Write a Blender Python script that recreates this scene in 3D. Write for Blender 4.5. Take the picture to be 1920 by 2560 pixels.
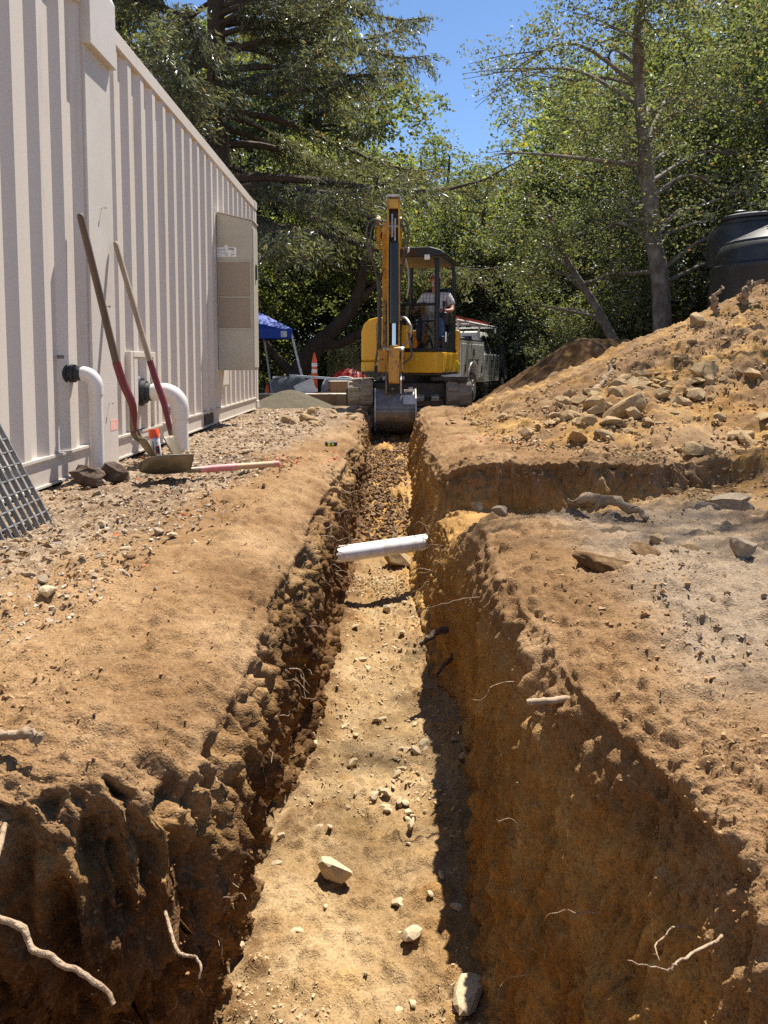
import bpy, bmesh, math, random
import numpy as np
from mathutils import Vector, Matrix

for o in list(bpy.data.objects):
    bpy.data.objects.remove(o)
SC = bpy.context.scene
COL = SC.collection
R = math.radians

# ------------------------------------------------------------------ camera
cam_d = bpy.data.cameras.new('camera')
cam_d.sensor_fit = 'VERTICAL'
cam_d.sensor_height = 36.0
cam_d.lens = 26.0
cam_d.shift_y = -0.097
cam_d.clip_start = 0.05
cam_d.clip_end = 2000
cam = bpy.data.objects.new('camera', cam_d)
COL.objects.link(cam)
cam.location = (0, 0, 0.672)
cam.rotation_euler = (R(86), 0, 0)
SC.camera = cam

# ------------------------------------------------------------------ light
SUN_AZ, SUN_EL = R(28), R(62)
sdir = Vector((math.sin(SUN_AZ) * math.cos(SUN_EL), math.cos(SUN_AZ) * math.cos(SUN_EL), math.sin(SUN_EL)))
W = bpy.data.worlds.new('World')
SC.world = W
W.use_nodes = True
wn = W.node_tree.nodes
wl = W.node_tree.links
bg = wn['Background']
sky = wn.new('ShaderNodeTexSky')
sky.sky_type = 'NISHITA'
sky.sun_disc = False
sky.sun_elevation = SUN_EL
sky.sun_rotation = SUN_AZ
sky.air_density = 1.0
sky.dust_density = 0.0
sky.altitude = 1500
sky.ozone_density = 5.0
wl.new(sky.outputs[0], bg.inputs[0])
bg.inputs[1].default_value = 0.085
sun_d = bpy.data.lights.new('sun', 'SUN')
sun_d.energy = 5.0
sun_d.angle = R(0.53)
sun_d.color = (1.0, 0.94, 0.85)
sun = bpy.data.objects.new('sun', sun_d)
COL.objects.link(sun)
sun.rotation_euler = (-sdir).to_track_quat('-Z', 'Y').to_euler()
sun.location = sdir * 40

SC.view_settings.view_transform = 'Standard'
SC.view_settings.look = 'None'
SC.view_settings.exposure = 1.0
SC.view_settings.gamma = 1.0
SC.view_settings.use_curve_mapping = False
SC.render.engine = 'CYCLES'
SC.cycles.use_denoising = False
SC.cycles.max_bounces = 8
SC.cycles.diffuse_bounces = 5
SC.cycles.transparent_max_bounces = 8
SC.cycles.sample_clamp_indirect = 6.0
SC.cycles.caustics_reflective = False
SC.cycles.caustics_refractive = False

# ------------------------------------------------------------------ noise in numpy
def _hash(ix, iy, iz, seed):
    h = (ix.astype(np.int64) * 374761393 + iy.astype(np.int64) * 668265263 + iz.astype(np.int64) * 1440662683 + seed * 982451653) & 0xFFFFFFFF
    h = ((h ^ (h >> 13)) * 1274126177) & 0xFFFFFFFF
    h = ((h ^ (h >> 15)) * 2246822519) & 0xFFFFFFFF
    h = h ^ (h >> 16)
    return h.astype(np.float64) / 4294967295.0

def vnoise(x, y, z, seed=0):
    x, y, z = np.broadcast_arrays(np.asarray(x, float), np.asarray(y, float), np.asarray(z, float))
    ix, iy, iz = np.floor(x), np.floor(y), np.floor(z)
    fx, fy, fz = x - ix, y - iy, z - iz
    fx = fx * fx * fx * (fx * (fx * 6 - 15) + 10)
    fy = fy * fy * fy * (fy * (fy * 6 - 15) + 10)
    fz = fz * fz * fz * (fz * (fz * 6 - 15) + 10)
    r = 0
    for dx in (0, 1):
        wx = fx if dx else 1 - fx
        for dy in (0, 1):
            wy = fy if dy else 1 - fy
            for dz in (0, 1):
                wz = fz if dz else 1 - fz
                r = r + wx * wy * wz * _hash(ix + dx, iy + dy, iz + dz, seed)
    return r * 2 - 1

def fbm(x, y, z, octv=3, seed=0, gain=0.5, lac=2.07):
    a, s, t = 1.0, 0.0, 0.0
    for k in range(octv):
        s = s + a * vnoise(x, y, z, seed + k * 17)
        t += a
        a *= gain
        x, y, z = x * lac + 3.1, y * lac + 1.7, z * lac + 5.3
    return s / t

def pebbles(x, y, cell, seed, density=0.6):
    """rounded bumps: 0..1 height of stones scattered on a plane"""
    u, v = np.asarray(x) / cell, np.asarray(y) / cell
    iu, iv = np.floor(u), np.floor(v)
    best = np.zeros_like(u)
    z0 = np.zeros_like(u)
    for du in (-1, 0, 1):
        for dv in (-1, 0, 1):
            cu, cv = iu + du, iv + dv
            px = cu + _hash(cu, cv, z0, seed)
            py = cv + _hash(cu, cv, z0, seed + 1)
            rr = 0.18 + 0.42 * _hash(cu, cv, z0, seed + 2)
            on = _hash(cu, cv, z0, seed + 3) < density
            d2 = ((u - px) ** 2 + (v - py) ** 2) / (rr * rr)
            hgt = np.sqrt(np.clip(1 - d2, 0, 1)) * rr * on
            best = np.maximum(best, hgt)
    return best

def sstep(a, b, x):
    t = np.clip((x - a) / (b - a), 0, 1)
    return t * t * (3 - 2 * t)

# ------------------------------------------------------------------ materials
def new_mat(name):
    m = bpy.data.materials.new(name)
    m.use_nodes = True
    nt = m.node_tree
    return m, nt.nodes, nt.links, nt.nodes['Principled BSDF']

def mat(name, c, rough=0.6, metal=0.0, c2=None, scale=6.0, detail=4.0, lo=0.35, hi=0.7, bump=0.0, bscale=40.0, coat=0.0, spec=0.5, c3=None, s3=1.5, stretch=None, lo3=0.5, hi3=0.72):
    m, N, L, P = new_mat(name)
    P.inputs['Roughness'].default_value = rough
    P.inputs['Metallic'].default_value = metal
    P.inputs['Specular IOR Level'].default_value = spec
    P.inputs['Coat Weight'].default_value = coat
    P.inputs['Base Color'].default_value = (*c, 1)
    tc = N.new('ShaderNodeTexCoord')
    src = tc.outputs['Object']
    if stretch:
        mp = N.new('ShaderNodeMapping')
        mp.inputs['Scale'].default_value = stretch
        L.new(src, mp.inputs[0])
        src = mp.outputs[0]
    col = None
    def layer(base, c2, scale, lo, hi):
        n = N.new('ShaderNodeTexNoise')
        n.inputs['Scale'].default_value = scale
        n.inputs['Detail'].default_value = detail
        n.inputs['Roughness'].default_value = 0.62
        L.new(src, n.inputs['Vector'])
        mr = N.new('ShaderNodeMapRange')
        mr.inputs[1].default_value = lo
        mr.inputs[2].default_value = hi
        L.new(n.outputs[0], mr.inputs[0])
        mx = N.new('ShaderNodeMix')
        mx.data_type = 'RGBA'
        L.new(mr.outputs[0], mx.inputs[0])
        if base is None:
            mx.inputs[6].default_value = (*c, 1)
        else:
            L.new(base, mx.inputs[6])
        mx.inputs[7].default_value = (*c2, 1)
        return mx.outputs[2]
    if c2:
        col = layer(None, c2, scale, lo, hi)
    if c3:
        col = layer(col, c3, s3, lo3, hi3)
    if col is not None:
        L.new(col, P.inputs['Base Color'])
    if bump:
        n = N.new('ShaderNodeTexNoise')
        n.inputs['Scale'].default_value = bscale
        n.inputs['Detail'].default_value = 5
        L.new(src, n.inputs['Vector'])
        b = N.new('ShaderNodeBump')
        b.inputs['Strength'].default_value = bump
        b.inputs['Distance'].default_value = 0.02
        L.new(n.outputs[0], b.inputs['Height'])
        L.new(b.outputs[0], P.inputs['Normal'])
    return m

def leaf_mat(name, ca, cb, cdead=None, dead=0.02, trans=0.45, gloss=0.10, trc=(1.25, 1.25, 0.65), grough=0.35):
    m = bpy.data.materials.new(name)
    m.use_nodes = True
    N, L = m.node_tree.nodes, m.node_tree.links
    N.clear()
    out = N.new('ShaderNodeOutputMaterial')
    geo = N.new('ShaderNodeNewGeometry')
    ramp = N.new('ShaderNodeValToRGB')
    e = ramp.color_ramp.elements
    e[0].position = 0.0
    e[0].color = (*ca, 1)
    e[1].position = 1.0 - dead - 0.02
    e[1].color = (*cb, 1)
    if cdead:
        k = e.new(1.0 - dead)
        k.color = (*cdead, 1)
    L.new(geo.outputs['Random Per Island'], ramp.inputs[0])
    df = N.new('ShaderNodeBsdfDiffuse')
    tr = N.new('ShaderNodeBsdfTranslucent')
    gl = N.new('ShaderNodeBsdfGlossy')
    gl.inputs['Roughness'].default_value = grough
    gl.inputs['Color'].default_value = (0.9, 0.95, 1, 1)
    mul = N.new('ShaderNodeMix')
    mul.data_type = 'RGBA'
    mul.blend_type = 'MULTIPLY'
    mul.inputs[0].default_value = 1
    mul.inputs[7].default_value = (*trc, 1)
    L.new(ramp.outputs[0], mul.inputs[6])
    L.new(ramp.outputs[0], df.inputs[0])
    L.new(mul.outputs[2], tr.inputs[0])
    m1 = N.new('ShaderNodeMixShader')
    m1.inputs[0].default_value = trans
    L.new(df.outputs[0], m1.inputs[1])
    L.new(tr.outputs[0], m1.inputs[2])
    m2 = N.new('ShaderNodeMixShader')
    m2.inputs[0].default_value = gloss
    L.new(m1.outputs[0], m2.inputs[1])
    L.new(gl.outputs[0], m2.inputs[2])
    L.new(m2.outputs[0], out.inputs[0])
    return m

def dirt_mat(name, zones=True, tint=(1, 1, 1), dark=0.0):
    """soil: tan dust over orange subsoil, with grit; zones places the soil kinds of the site"""
    m, N, L, P = new_mat(name)
    P.inputs['Roughness'].default_value = 0.95
    P.inputs['Specular IOR Level'].default_value = 0.15
    tc = N.new('ShaderNodeTexCoord')
    pos = tc.outputs['Object']
    sep = N.new('ShaderNodeSeparateXYZ')
    L.new(pos, sep.inputs[0])
    def noise(scale, detail=5, rough=0.6, vec=None):
        n = N.new('ShaderNodeTexNoise')
        n.inputs['Scale'].default_value = scale
        n.inputs['Detail'].default_value = detail
        n.inputs['Roughness'].default_value = rough
        L.new(vec or pos, n.inputs['Vector'])
        return n.outputs[0]
    def rng(v, a, b, c=0.0, d=1.0):
        r = N.new('ShaderNodeMapRange')
        r.interpolation_type = 'SMOOTHSTEP'
        for i, x in zip((1, 2, 3, 4), (a, b, c, d)):
            r.inputs[i].default_value = x
        L.new(v, r.inputs[0])
        return r.outputs[0]
    def math2(op, a, b):
        n = N.new('ShaderNodeMath')
        n.operation = op
        for i, v in enumerate((a, b)):
            if isinstance(v, (int, float)):
                n.inputs[i].default_value = v
            else:
                L.new(v, n.inputs[i])
        return n.outputs[0]
    def mix(f, a, b, mode='MIX'):
        n = N.new('ShaderNodeMix')
        n.data_type = 'RGBA'
        n.blend_type = mode
        if isinstance(f, (int, float)):
            n.inputs[0].default_value = f
        else:
            L.new(f, n.inputs[0])
        for i, v in ((6, a), (7, b)):
            if isinstance(v, tuple):
                n.inputs[i].default_value = (*v, 1)
            else:
                L.new(v, n.inputs[i])
        return n.outputs[2]
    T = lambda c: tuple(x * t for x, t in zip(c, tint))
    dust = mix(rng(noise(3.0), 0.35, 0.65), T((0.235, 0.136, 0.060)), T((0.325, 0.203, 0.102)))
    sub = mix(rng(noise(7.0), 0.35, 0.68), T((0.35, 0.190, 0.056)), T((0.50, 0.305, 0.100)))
    sub = mix(rng(noise(1.8), 0.5, 0.7), sub, T((0.37, 0.225, 0.095)))
    if zones:
        depth = math2('ADD', sep.outputs[2], math2('MULTIPLY', noise(4.0), 0.12))
        col = mix(rng(depth, -0.20, -0.02), sub, dust)
        # below the rim the left cut turns darker brown, the right cut stays golden
        left_brown = mix(rng(noise(9.0), 0.35, 0.65), T((0.095, 0.046, 0.017)), T((0.20, 0.108, 0.044)))
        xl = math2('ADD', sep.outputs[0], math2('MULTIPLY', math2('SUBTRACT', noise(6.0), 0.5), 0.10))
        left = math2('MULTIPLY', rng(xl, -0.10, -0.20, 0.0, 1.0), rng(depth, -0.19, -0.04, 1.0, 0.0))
        col = mix(math2('MULTIPLY', left, rng(noise(11.0), 0.30, 0.46, 0.45, 1.0)), col, left_brown)
        floor = mix(rng(noise(5.0), 0.4, 0.62), T((0.315, 0.205, 0.095)), T((0.39, 0.272, 0.142)))
        col = mix(rng(depth, -0.76, -0.70), floor, col)
        grey = mix(rng(noise(22.0), 0.38, 0.6), (0.17, 0.125, 0.085), (0.34, 0.26, 0.18))
        xx = math2('ADD', sep.outputs[0], math2('MULTIPLY', math2('SUBTRACT', noise(1.6), 0.5), 1.1))
        ym = math2('MULTIPLY', math2('SUBTRACT', sep.outputs[1], 4.0), 0.12)
        xx2 = math2('SUBTRACT', xx, math2('MINIMUM', ym, 0.55))
        fl = rng(xx2, -1.05, -0.72, 1.0, 0.0)
        col = mix(math2('MULTIPLY', fl, 0.85), col, grey)
        # dry greyish topsoil on the bank right of the trench
        right = math2('MULTIPLY', rng(xx, 0.50, 0.85), rng(sep.outputs[1], 4.9, 4.4))
        col = mix(math2('MULTIPLY', right, rng(noise(1.3), 0.34, 0.58, 0.15, 1.0)), col, (0.26, 0.193, 0.130))
        far = rng(math2('ADD', sep.outputs[1], math2('MULTIPLY', noise(0.7), 2.0)), 11.2, 13.0)
        litter = mix(rng(noise(9.0), 0.35, 0.65), (0.13, 0.105, 0.075), (0.27, 0.215, 0.15))
        col = mix(far, col, litter)
    else:
        col = mix(rng(noise(2.2), 0.42, 0.62), dust, sub)
    # grit
    vo = N.new('ShaderNodeTexVoronoi')
    vo.inputs['Scale'].default_value = 170
    L.new(pos, vo.inputs['Vector'])
    vb = N.new('ShaderNodeSeparateColor')
    L.new(vo.outputs['Color'], vb.inputs[0])
    col = mix(rng(vb.outputs[0], 0.80, 0.86, 0, 0.30), col, mix(0.55, col, (0.54, 0.40, 0.24)))
    col = mix(rng(vb.outputs[1], 0.88, 0.93, 0, 0.45), col, (0.17, 0.10, 0.05))
    fine = noise(140, 4, 0.7)
    col = mix(1.0, col, mix(rng(fine, 0.3, 0.7), (0.80, 0.78, 0.76), (1.15, 1.15, 1.14)), 'MULTIPLY')
    pat = rng(noise(1.4, 5), 0.40, 0.60)
    col = mix(1.0, col, mix(pat, (0.80, 0.76, 0.72), (1.08, 1.10, 1.12)), 'MULTIPLY')
    if dark:
        col = mix(dark, col, (0.10, 0.055, 0.028))
    L.new(col, P.inputs['Base Color'])
    b1 = N.new('ShaderNodeBump')
    b1.inputs['Strength'].default_value = 0.8
    b1.inputs['Distance'].default_value = 0.013
    hn = math2('ADD', noise(30, 8, 0.66), math2('MULTIPLY', noise(230, 4, 0.7), 0.25))
    hv = math2('MULTIPLY', rng(vo.outputs['Distance'], 0.0, 0.55, 1, 0), 0.20)
    L.new(math2('ADD', hn, hv), b1.inputs['Height'])
    L.new(b1.outputs[0], P.inputs['Normal'])
    return m

# ------------------------------------------------------------------ mesh helpers
def link(o, parent=None):
    COL.objects.link(o)
    if parent:
        o.parent = parent
    return o

def tag(o, label=None, cat=None, group=None, kind=None):
    if label: o['label'] = label
    if cat: o['category'] = cat
    if group: o['group'] = group
    if kind: o['kind'] = kind
    return o

def thing(name, label, cat, loc=(0, 0, 0), rot=None, group=None, scale=None):
    o = bpy.data.objects.new(name, None)
    o.empty_display_size = 0.1
    COL.objects.link(o)
    o.location = loc
    if rot is not None:
        o.rotation_euler = rot if not isinstance(rot, (int, float)) else (0, 0, rot)
    if scale: o.scale = (scale,) * 3
    return tag(o, label, cat, group)

def copy_tree(o, parent=None):
    c = o.copy()
    COL.objects.link(c)
    c.parent = parent
    for ch in o.children:
        copy_tree(ch, c)
    return c

def np_mesh(name, verts, faces, mats, smooth=False, mat_idx=None):
    """verts (n,3), faces (m,k) with constant k"""
    me = bpy.data.meshes.new(name)
    nv, (nf, k) = len(verts), faces.shape
    me.vertices.add(nv)
    me.vertices.foreach_set('co', np.ascontiguousarray(verts, dtype=np.float32).ravel())
    me.loops.add(nf * k)
    me.loops.foreach_set('vertex_index', np.ascontiguousarray(faces, dtype=np.int32).ravel())
    me.polygons.add(nf)
    me.polygons.foreach_set('loop_start', np.arange(0, nf * k, k, dtype=np.int32))
    me.polygons.foreach_set('use_smooth', np.full(nf, smooth, dtype=bool))
    if mat_idx is not None:
        me.polygons.foreach_set('material_index', np.ascontiguousarray(mat_idx, dtype=np.int32))
    for m in (mats if isinstance(mats, (list, tuple)) else [mats]):
        me.materials.append(m)
    me.update(calc_edges=True)
    return me

def np_obj(name, verts, faces, mats, parent=None, smooth=False, mat_idx=None):
    return link(bpy.data.objects.new(name, np_mesh(name, verts, faces, mats, smooth, mat_idx)), parent)

class MB:
    def __init__(self, M=None, off=None):
        self.v, self.f = [], []
        self.M = M
        self.off = Vector(off) if off is not None else None
    def add(self, vs, fs):
        b = len(self.v)
        for p in vs:
            p = Vector(p)
            if self.M is not None: p = self.M @ p
            if self.off is not None: p = p - self.off
            self.v.append(p)
        self.f += [tuple(i + b for i in f) for f in fs]
        return self
    def box(self, lo, hi, rot=None):
        x0, y0, z0 = lo
        x1, y1, z1 = hi
        vs = [(x0, y0, z0), (x1, y0, z0), (x1, y1, z0), (x0, y1, z0), (x0, y0, z1), (x1, y0, z1), (x1, y1, z1), (x0, y1, z1)]
        if rot is not None:
            c = (Vector(lo) + Vector(hi)) / 2
            vs = [rot @ (Vector(p) - c) + c for p in vs]
        return self.add(vs, [(3, 2, 1, 0), (4, 5, 6, 7), (0, 1, 5, 4), (1, 2, 6, 5), (2, 3, 7, 6), (3, 0, 4, 7)])
    def tube(self, pts, rad, n=8, cap=True):
        pts = [Vector(p) for p in pts]
        if isinstance(rad, (int, float)): rad = [rad] * len(pts)
        rings, fs = [], []
        t0 = (pts[1] - pts[0]).normalized()
        u = t0.orthogonal().normalized()
        for i, p in enumerate(pts):
            a = pts[max(0, i - 1)]
            c = pts[min(len(pts) - 1, i + 1)]
            t = (c - a).normalized()
            u = (u - t * u.dot(t))
            u = u.normalized() if u.length > 1e-6 else t.orthogonal().normalized()
            w = t.cross(u)
            for k in range(n):
                an = 2 * math.pi * k / n
                rings.append(p + (u * math.cos(an) + w * math.sin(an)) * rad[i])
        for i in range(len(pts) - 1):
            for k in range(n):
                a, b = i * n + k, i * n + (k + 1) % n
                fs.append((a, b, b + n, a + n))
        if cap:
            fs.append(tuple(range(n - 1, -1, -1)))
            fs.append(tuple(range((len(pts) - 1) * n, len(pts) * n)))
        return self.add(rings, fs)
    def bar(self, p0, p1, w, h, up=(0, 0, 1)):
        """rectangular bar between two points"""
        p0, p1 = Vector(p0), Vector(p1)
        t = (p1 - p0).normalized()
        s = t.cross(Vector(up))
        s = s.normalized() if s.length > 1e-5 else t.orthogonal().normalized()
        q = s.cross(t)
        vs = []
        for p in (p0, p1):
            for a, b in ((-1, -1), (1, -1), (1, 1), (-1, 1)):
                vs.append(p + s * a * w / 2 + q * b * h / 2)
        return self.add(vs, [(3, 2, 1, 0), (4, 5, 6, 7), (0, 1, 5, 4), (1, 2, 6, 5), (2, 3, 7, 6), (3, 0, 4, 7)])
    def lathe(self, prof, n=24, c=(0, 0, 0), arc=None):
        vs, fs = [], []
        c = Vector(c)
        for r, z in prof:
            for k in range(n):
                a = 2 * math.pi * k / n
                vs.append(c + Vector((r * math.cos(a), r * math.sin(a), z)))
        for i in range(len(prof) - 1):
            for k in range(n):
                a, b = i * n + k, i * n + (k + 1) % n
                fs.append((a, b, b + n, a + n))
        fs.append(tuple(range(n - 1, -1, -1)))
        fs.append(tuple(range((len(prof) - 1) * n, len(prof) * n)))
        return self.add(vs, fs)
    def prism(self, poly, a, b, axis='x'):
        """extrude polygon (list of 2D) between a and b along axis; for x the 2D are (y,z), for y (x,z), for z (x,y)"""
        def p3(t, p):
            return (t, p[0], p[1]) if axis == 'x' else (p[0], t, p[1]) if axis == 'y' else (p[0], p[1], t)
        n = len(poly)
        vs = [p3(a, p) for p in poly] + [p3(b, p) for p in poly]
        fs = [tuple(range(n - 1, -1, -1)), tuple(range(n, 2 * n))]
        fs += [(i, (i + 1) % n, (i + 1) % n + n, i + n) for i in range(n)]
        return self.add(vs, fs)
    def build(self, name, m, parent=None, smooth=False, bevel=0.0, seg=2, sub=0, fixn=True):
        me = bpy.data.meshes.new(name)
        me.from_pydata([tuple(p) for p in self.v], [], self.f)
        if fixn:
            bm = bmesh.new()
            bm.from_mesh(me)
            bmesh.ops.recalc_face_normals(bm, faces=bm.faces)
            bm.to_mesh(me)
            bm.free()
        me.materials.append(m)
        if smooth:
            me.shade_smooth()
            try:
                me.set_sharp_from_angle(angle=R(42))
            except Exception:
                pass
        o = link(bpy.data.objects.new(name, me), parent)
        if bevel:
            md = o.modifiers.new('bevel', 'BEVEL')
            md.width = bevel
            md.segments = seg
            md.limit_method = 'ANGLE'
            md.angle_limit = R(35)
        if sub:
            md = o.modifiers.new('sub', 'SUBSURF')
            md.levels = md.render_levels = sub
        return o

def spline(pts, n):
    """catmull-rom through pts"""
    P = [Vector(p) for p in pts]
    P = [P[0] * 2 - P[1]] + P + [P[-1] * 2 - P[-2]]
    out = []
    m = len(P) - 3
    for k in range(n + 1):
        t = k / n * m
        i = min(int(t), m - 1)
        t -= i
        a, b, c, d = P[i:i + 4]
        out.append(0.5 * ((2 * b) + (c - a) * t + (2 * a - 5 * b + 4 * c - d) * t * t + (3 * b - 3 * c + d - a) * t ** 3))
    return out
# ------------------------------------------------------------------ ground with the trench
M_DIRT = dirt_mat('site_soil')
M_SPOIL = dirt_mat('spoil_soil', zones=False, tint=(0.92, 0.92, 0.96))
M_SPOILDARK = dirt_mat('dark_spoil_soil', zones=False, tint=(0.46, 0.41, 0.37))  # spoil soil with a darker brown tint

def tXL(Y): return np.interp(Y, [-3, 0.68, 0.78, 0.98, 1.06, 1.15, 1.23, 1.36, 1.7, 2.4, 4, 6.4, 9, 11, 12], [-0.42, -0.42, -1.15, -1.20, -0.92, -0.50, -0.37, -0.325, -0.30, -0.28, -0.25, -0.20, -0.22, -0.24, -0.2])  # unseen rim beside the camera drawn in to keep bounce light off the notch
def tXR(Y): return np.interp(Y, [-3, 0.5, 0.86, 1.14, 1.5, 2.5, 4, 6, 9, 11, 12], [0.6, 0.52, 0.47, 0.42, 0.34, 0.31, 0.33, 0.34, 0.40, 0.5, 0.5])
def tFL(Y): return np.interp(Y, [-3, 0.70, 0.80, 1.10, 1.20, 1.30, 1.40, 1.9, 2.7, 3.4, 5, 8, 11], [-0.44, -0.44, -1.10, -1.05, -0.66, -0.47, -0.415, -0.385, -0.345, -0.31, -0.27, -0.22, -0.18])
def tFR(Y): return np.interp(Y, [-3, 1.5, 2.0, 2.5, 2.95, 3.12, 3.35, 4.5, 8, 11], [0.30, 0.25, 0.25, 0.30, 0.36, 0.36, 0.26, 0.21, 0.24, 0.4])
def tDep(Y): return np.interp(Y, [-3, -0.75, -0.5, 5.4, 6.2, 7.2, 8.5, 9.6, 10.6, 11.2, 11.7, 13], [0.012, 0.012, 0.82, 0.82, 0.76, 0.66, 0.56, 0.52, 0.50, 0.25, 0.012, 0.012])  # unseen trench end behind the camera, added to cut light from behind

def gbase(X, Y):
    """undug surface height"""
    X, Y = np.asarray(X, float), np.asarray(Y, float)
    far = np.interp(Y, [-5, 9.0, 11, 13, 19, 30, 60, 400], [0, 0, -0.05, -0.17, -0.40, -1.05, -2.0, -3.0])
    z = far
    # shallow side hollow that opens off the right bank
    edge = 4.80 + 0.13 * vnoise(X * 2.3, 0.5, 0.1, 5) + 0.07 * vnoise(X * 7, 0.5, 0.1, 6) + 0.03 * vnoise(X * 19, 0.5, 0.1, 7)
    band = sstep(3.15, 3.95, Y) * (1 - sstep(edge - 0.09, edge + 0.03, Y))
    z = z - 0.32 * band * np.interp(X, [0, 0.42, 0.68, 1.2, 1.8, 2.8, 4.0], [0.22, 0.34, 0.95, 1.0, 0.62, 0.35, 0]) * (X > -0.05)
    # bank humps beside the camera on the right
    z = z + 0.075 * np.exp(-((X - 0.95) / 0.38) ** 2 - ((Y - 2.15) / 0.35) ** 2) * (X > 0)
    z = z + 0.10 * sstep(0.8, 2.4, X) * sstep(3.6, 2.6, Y)
    z = z - 0.03 * sstep(-1.2, -1.7, X) * sstep(12, 9, Y)
    return z

def g0(Y): return gbase(-0.3 + 0 * np.asarray(Y, float), Y)
geo_rows = [0.45]
while geo_rows[-1] < 13.5:
    geo_rows.append(geo_rows[-1] * 1.0050)
rows = np.unique(np.concatenate([[-60, -30, -12, -6, -3, -1.5, -0.6, 0.0, 0.25], geo_rows, np.linspace(4.58, 5.0, 60), np.arange(0.92, 1.26, 0.0024), 13.5 * 1.035 ** np.arange(1, 106)]))
nr = len(rows)

left_off = np.concatenate([[420, 220, 120, 70, 40, 26, 18, 13, 10, 8, 6.5, 5.5, 4.7, 4.0, 3.4, 2.9, 2.5, 2.2, 1.95], np.linspace(1.75, 0, 150)])
NW = 120
wall_s = np.linspace(0, 1, NW + 1)[1:]
NFLOOR = 74
right_off = [0.0]
st = 0.0085
while right_off[-1] < 3.4:
    right_off.append(right_off[-1] + st)
    st = min(st * 1.006, 0.03)
right_off = np.concatenate([right_off, [3.6, 3.9, 4.3, 4.8, 5.4, 6.2, 7.2, 8.6, 11, 15, 22, 34, 55, 90, 150, 260, 420]])
# wall profile as (lateral offset from lip, fraction of lip drop), arc-length sampled
SH = 0.34
pl = np.array([[-SH, 0], [-0.22, 0.02], [-0.13, 0.055], [-0.07, 0.11], [-0.03, 0.185], [-0.008, 0.27], [0, 0.36]])
def wall_curve(lip, foot, g, floor, side, kxm):
    """returns x,z arrays (rows, NW) from the shoulder down to the foot; side=+1 left wall, -1 right wall"""
    dep = g - floor
    kx = np.clip(dep / 0.82, 0.15, 1)[:, None] * kxm[:, None]
    u = wall_s
    # shoulder occupies the first 45% of samples
    a = 0.45
    us = np.clip(u / a, 0, 1)
    cum = np.concatenate([[0], np.cumsum(np.hypot(np.diff(pl[:, 0]), np.diff(pl[:, 1]) * 0.82))])
    cum /= cum[-1]
    ox = np.interp(us, cum, pl[:, 0])
    oz = np.interp(us, cum, pl[:, 1])
    uw = np.clip((u - a) / (1 - a), 0, 1)
    zf = np.where(u <= a, oz, 0.36 + (0.97 - 0.36) * uw)
    fx = uw ** 1.1
    tal = 0.05 * sstep(0.8, 1.0, uw)
    x = lip[:, None] + side * (ox[None, :] * kx) + (foot - lip)[:, None] * fx[None, :] + side * (tal[None, :]) * kx
    z = g[:, None] - zf[None, :] * dep[:, None]
    return x, z

Yr = rows
XL, XR, FL, FR, DEP = tXL(Yr), tXR(Yr), tFL(Yr), tFR(Yr), tDep(Yr)
wob = 0.035 * vnoise(Yr * 1.7, 0.3, 0.2, 11) + 0.02 * vnoise(Yr * 5.1, 0.3, 0.2, 12)
wob2 = 0.035 * vnoise(Yr * 1.5, 0.3, 0.2, 13) + 0.02 * vnoise(Yr * 4.7, 0.3, 0.2, 14)
nearcl = sstep(0.3, 0.7, Yr)
XL = XL + wob * nearcl
XR = XR + wob2 * nearcl
farflat = sstep(12, 11.5, Yr)
FLOORZ = g0(Yr) - DEP
Xl = (XL - SH)[:, None] - left_off[None, :]
Zl = gbase(Xl, Yr[:, None])
gl = Zl[:, -1]
xw, zw = wall_curve(XL, FL, gl, FLOORZ, 1, np.ones(nr))
KR = np.interp(Yr, [0.5, 2.6, 3.6], [0.55, 0.6, 1.0])
gR = gbase(XR + SH * KR, Yr)
xw2, zw2 = wall_curve(XR, FR, gR, FLOORZ, -1, KR)
xw2, zw2 = xw2[:, ::-1], zw2[:, ::-1]
ff = np.linspace(0, 1, NFLOOR + 2)[1:-1]
xa, xb = xw[:, -1][:, None], xw2[:, 0][:, None]
Xf = xa + (xb - xa) * ff[None, :]
za, zb = zw[:, -1][:, None], zw2[:, 0][:, None]
dish = 4 * ff * (1 - ff)
Zf = za + (zb - za) * ff[None, :] - 0.025 * dish[None, :] * (DEP[:, None] > 0.05)
Xr_ = (XR + SH * KR)[:, None] + right_off[None, :]
Zr = gbase(Xr_, Yr[:, None])
GX = np.concatenate([Xl, xw, Xf, xw2, Xr_], 1)
GZ = np.concatenate([Zl, zw, Zf, zw2, Zr], 1)
GY = np.repeat(Yr[:, None], GX.shape[1], 1)
nc = GX.shape[1]
P0 = np.stack([GX, GY, GZ], -1)
du = np.gradient(P0, axis=1)
dv = np.gradient(P0, axis=0)
nrm = np.cross(du, dv)
nrm /= np.linalg.norm(nrm, axis=-1, keepdims=True) + 1e-12
nrm *= np.where(nrm[..., 2:3] < -0.35, -1, 1)
wall = np.clip(1 - np.abs(nrm[..., 2]), 0, 1)
wall = sstep(0.12, 0.55, wall)
idx = np.arange(nc)
n_l, n_w = len(left_off), NW
isfloor = ((idx >= n_l + n_w - 6) & (idx < n_l + n_w + NFLOOR + 6))[None, :] * (DEP[:, None] > 0.1)
inrange = (sstep(-5.5, -3.5, GX) * sstep(6.5, 4.5, GX)) * sstep(0.1, 0.4, GY) * sstep(16, 12, GY)
x, y, z = GX, GY, GZ
disp = 0
disp = disp + 0.045 * wall * fbm(x * 2.2, y * 2.6, z * 2.0, 2, 21)
leftw = (idx < n_l + n_w)[None, :]
streak = 1 - np.abs(fbm(x * 15, y * 17, z * 2.0, 2, 31)) * 2.6
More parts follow.
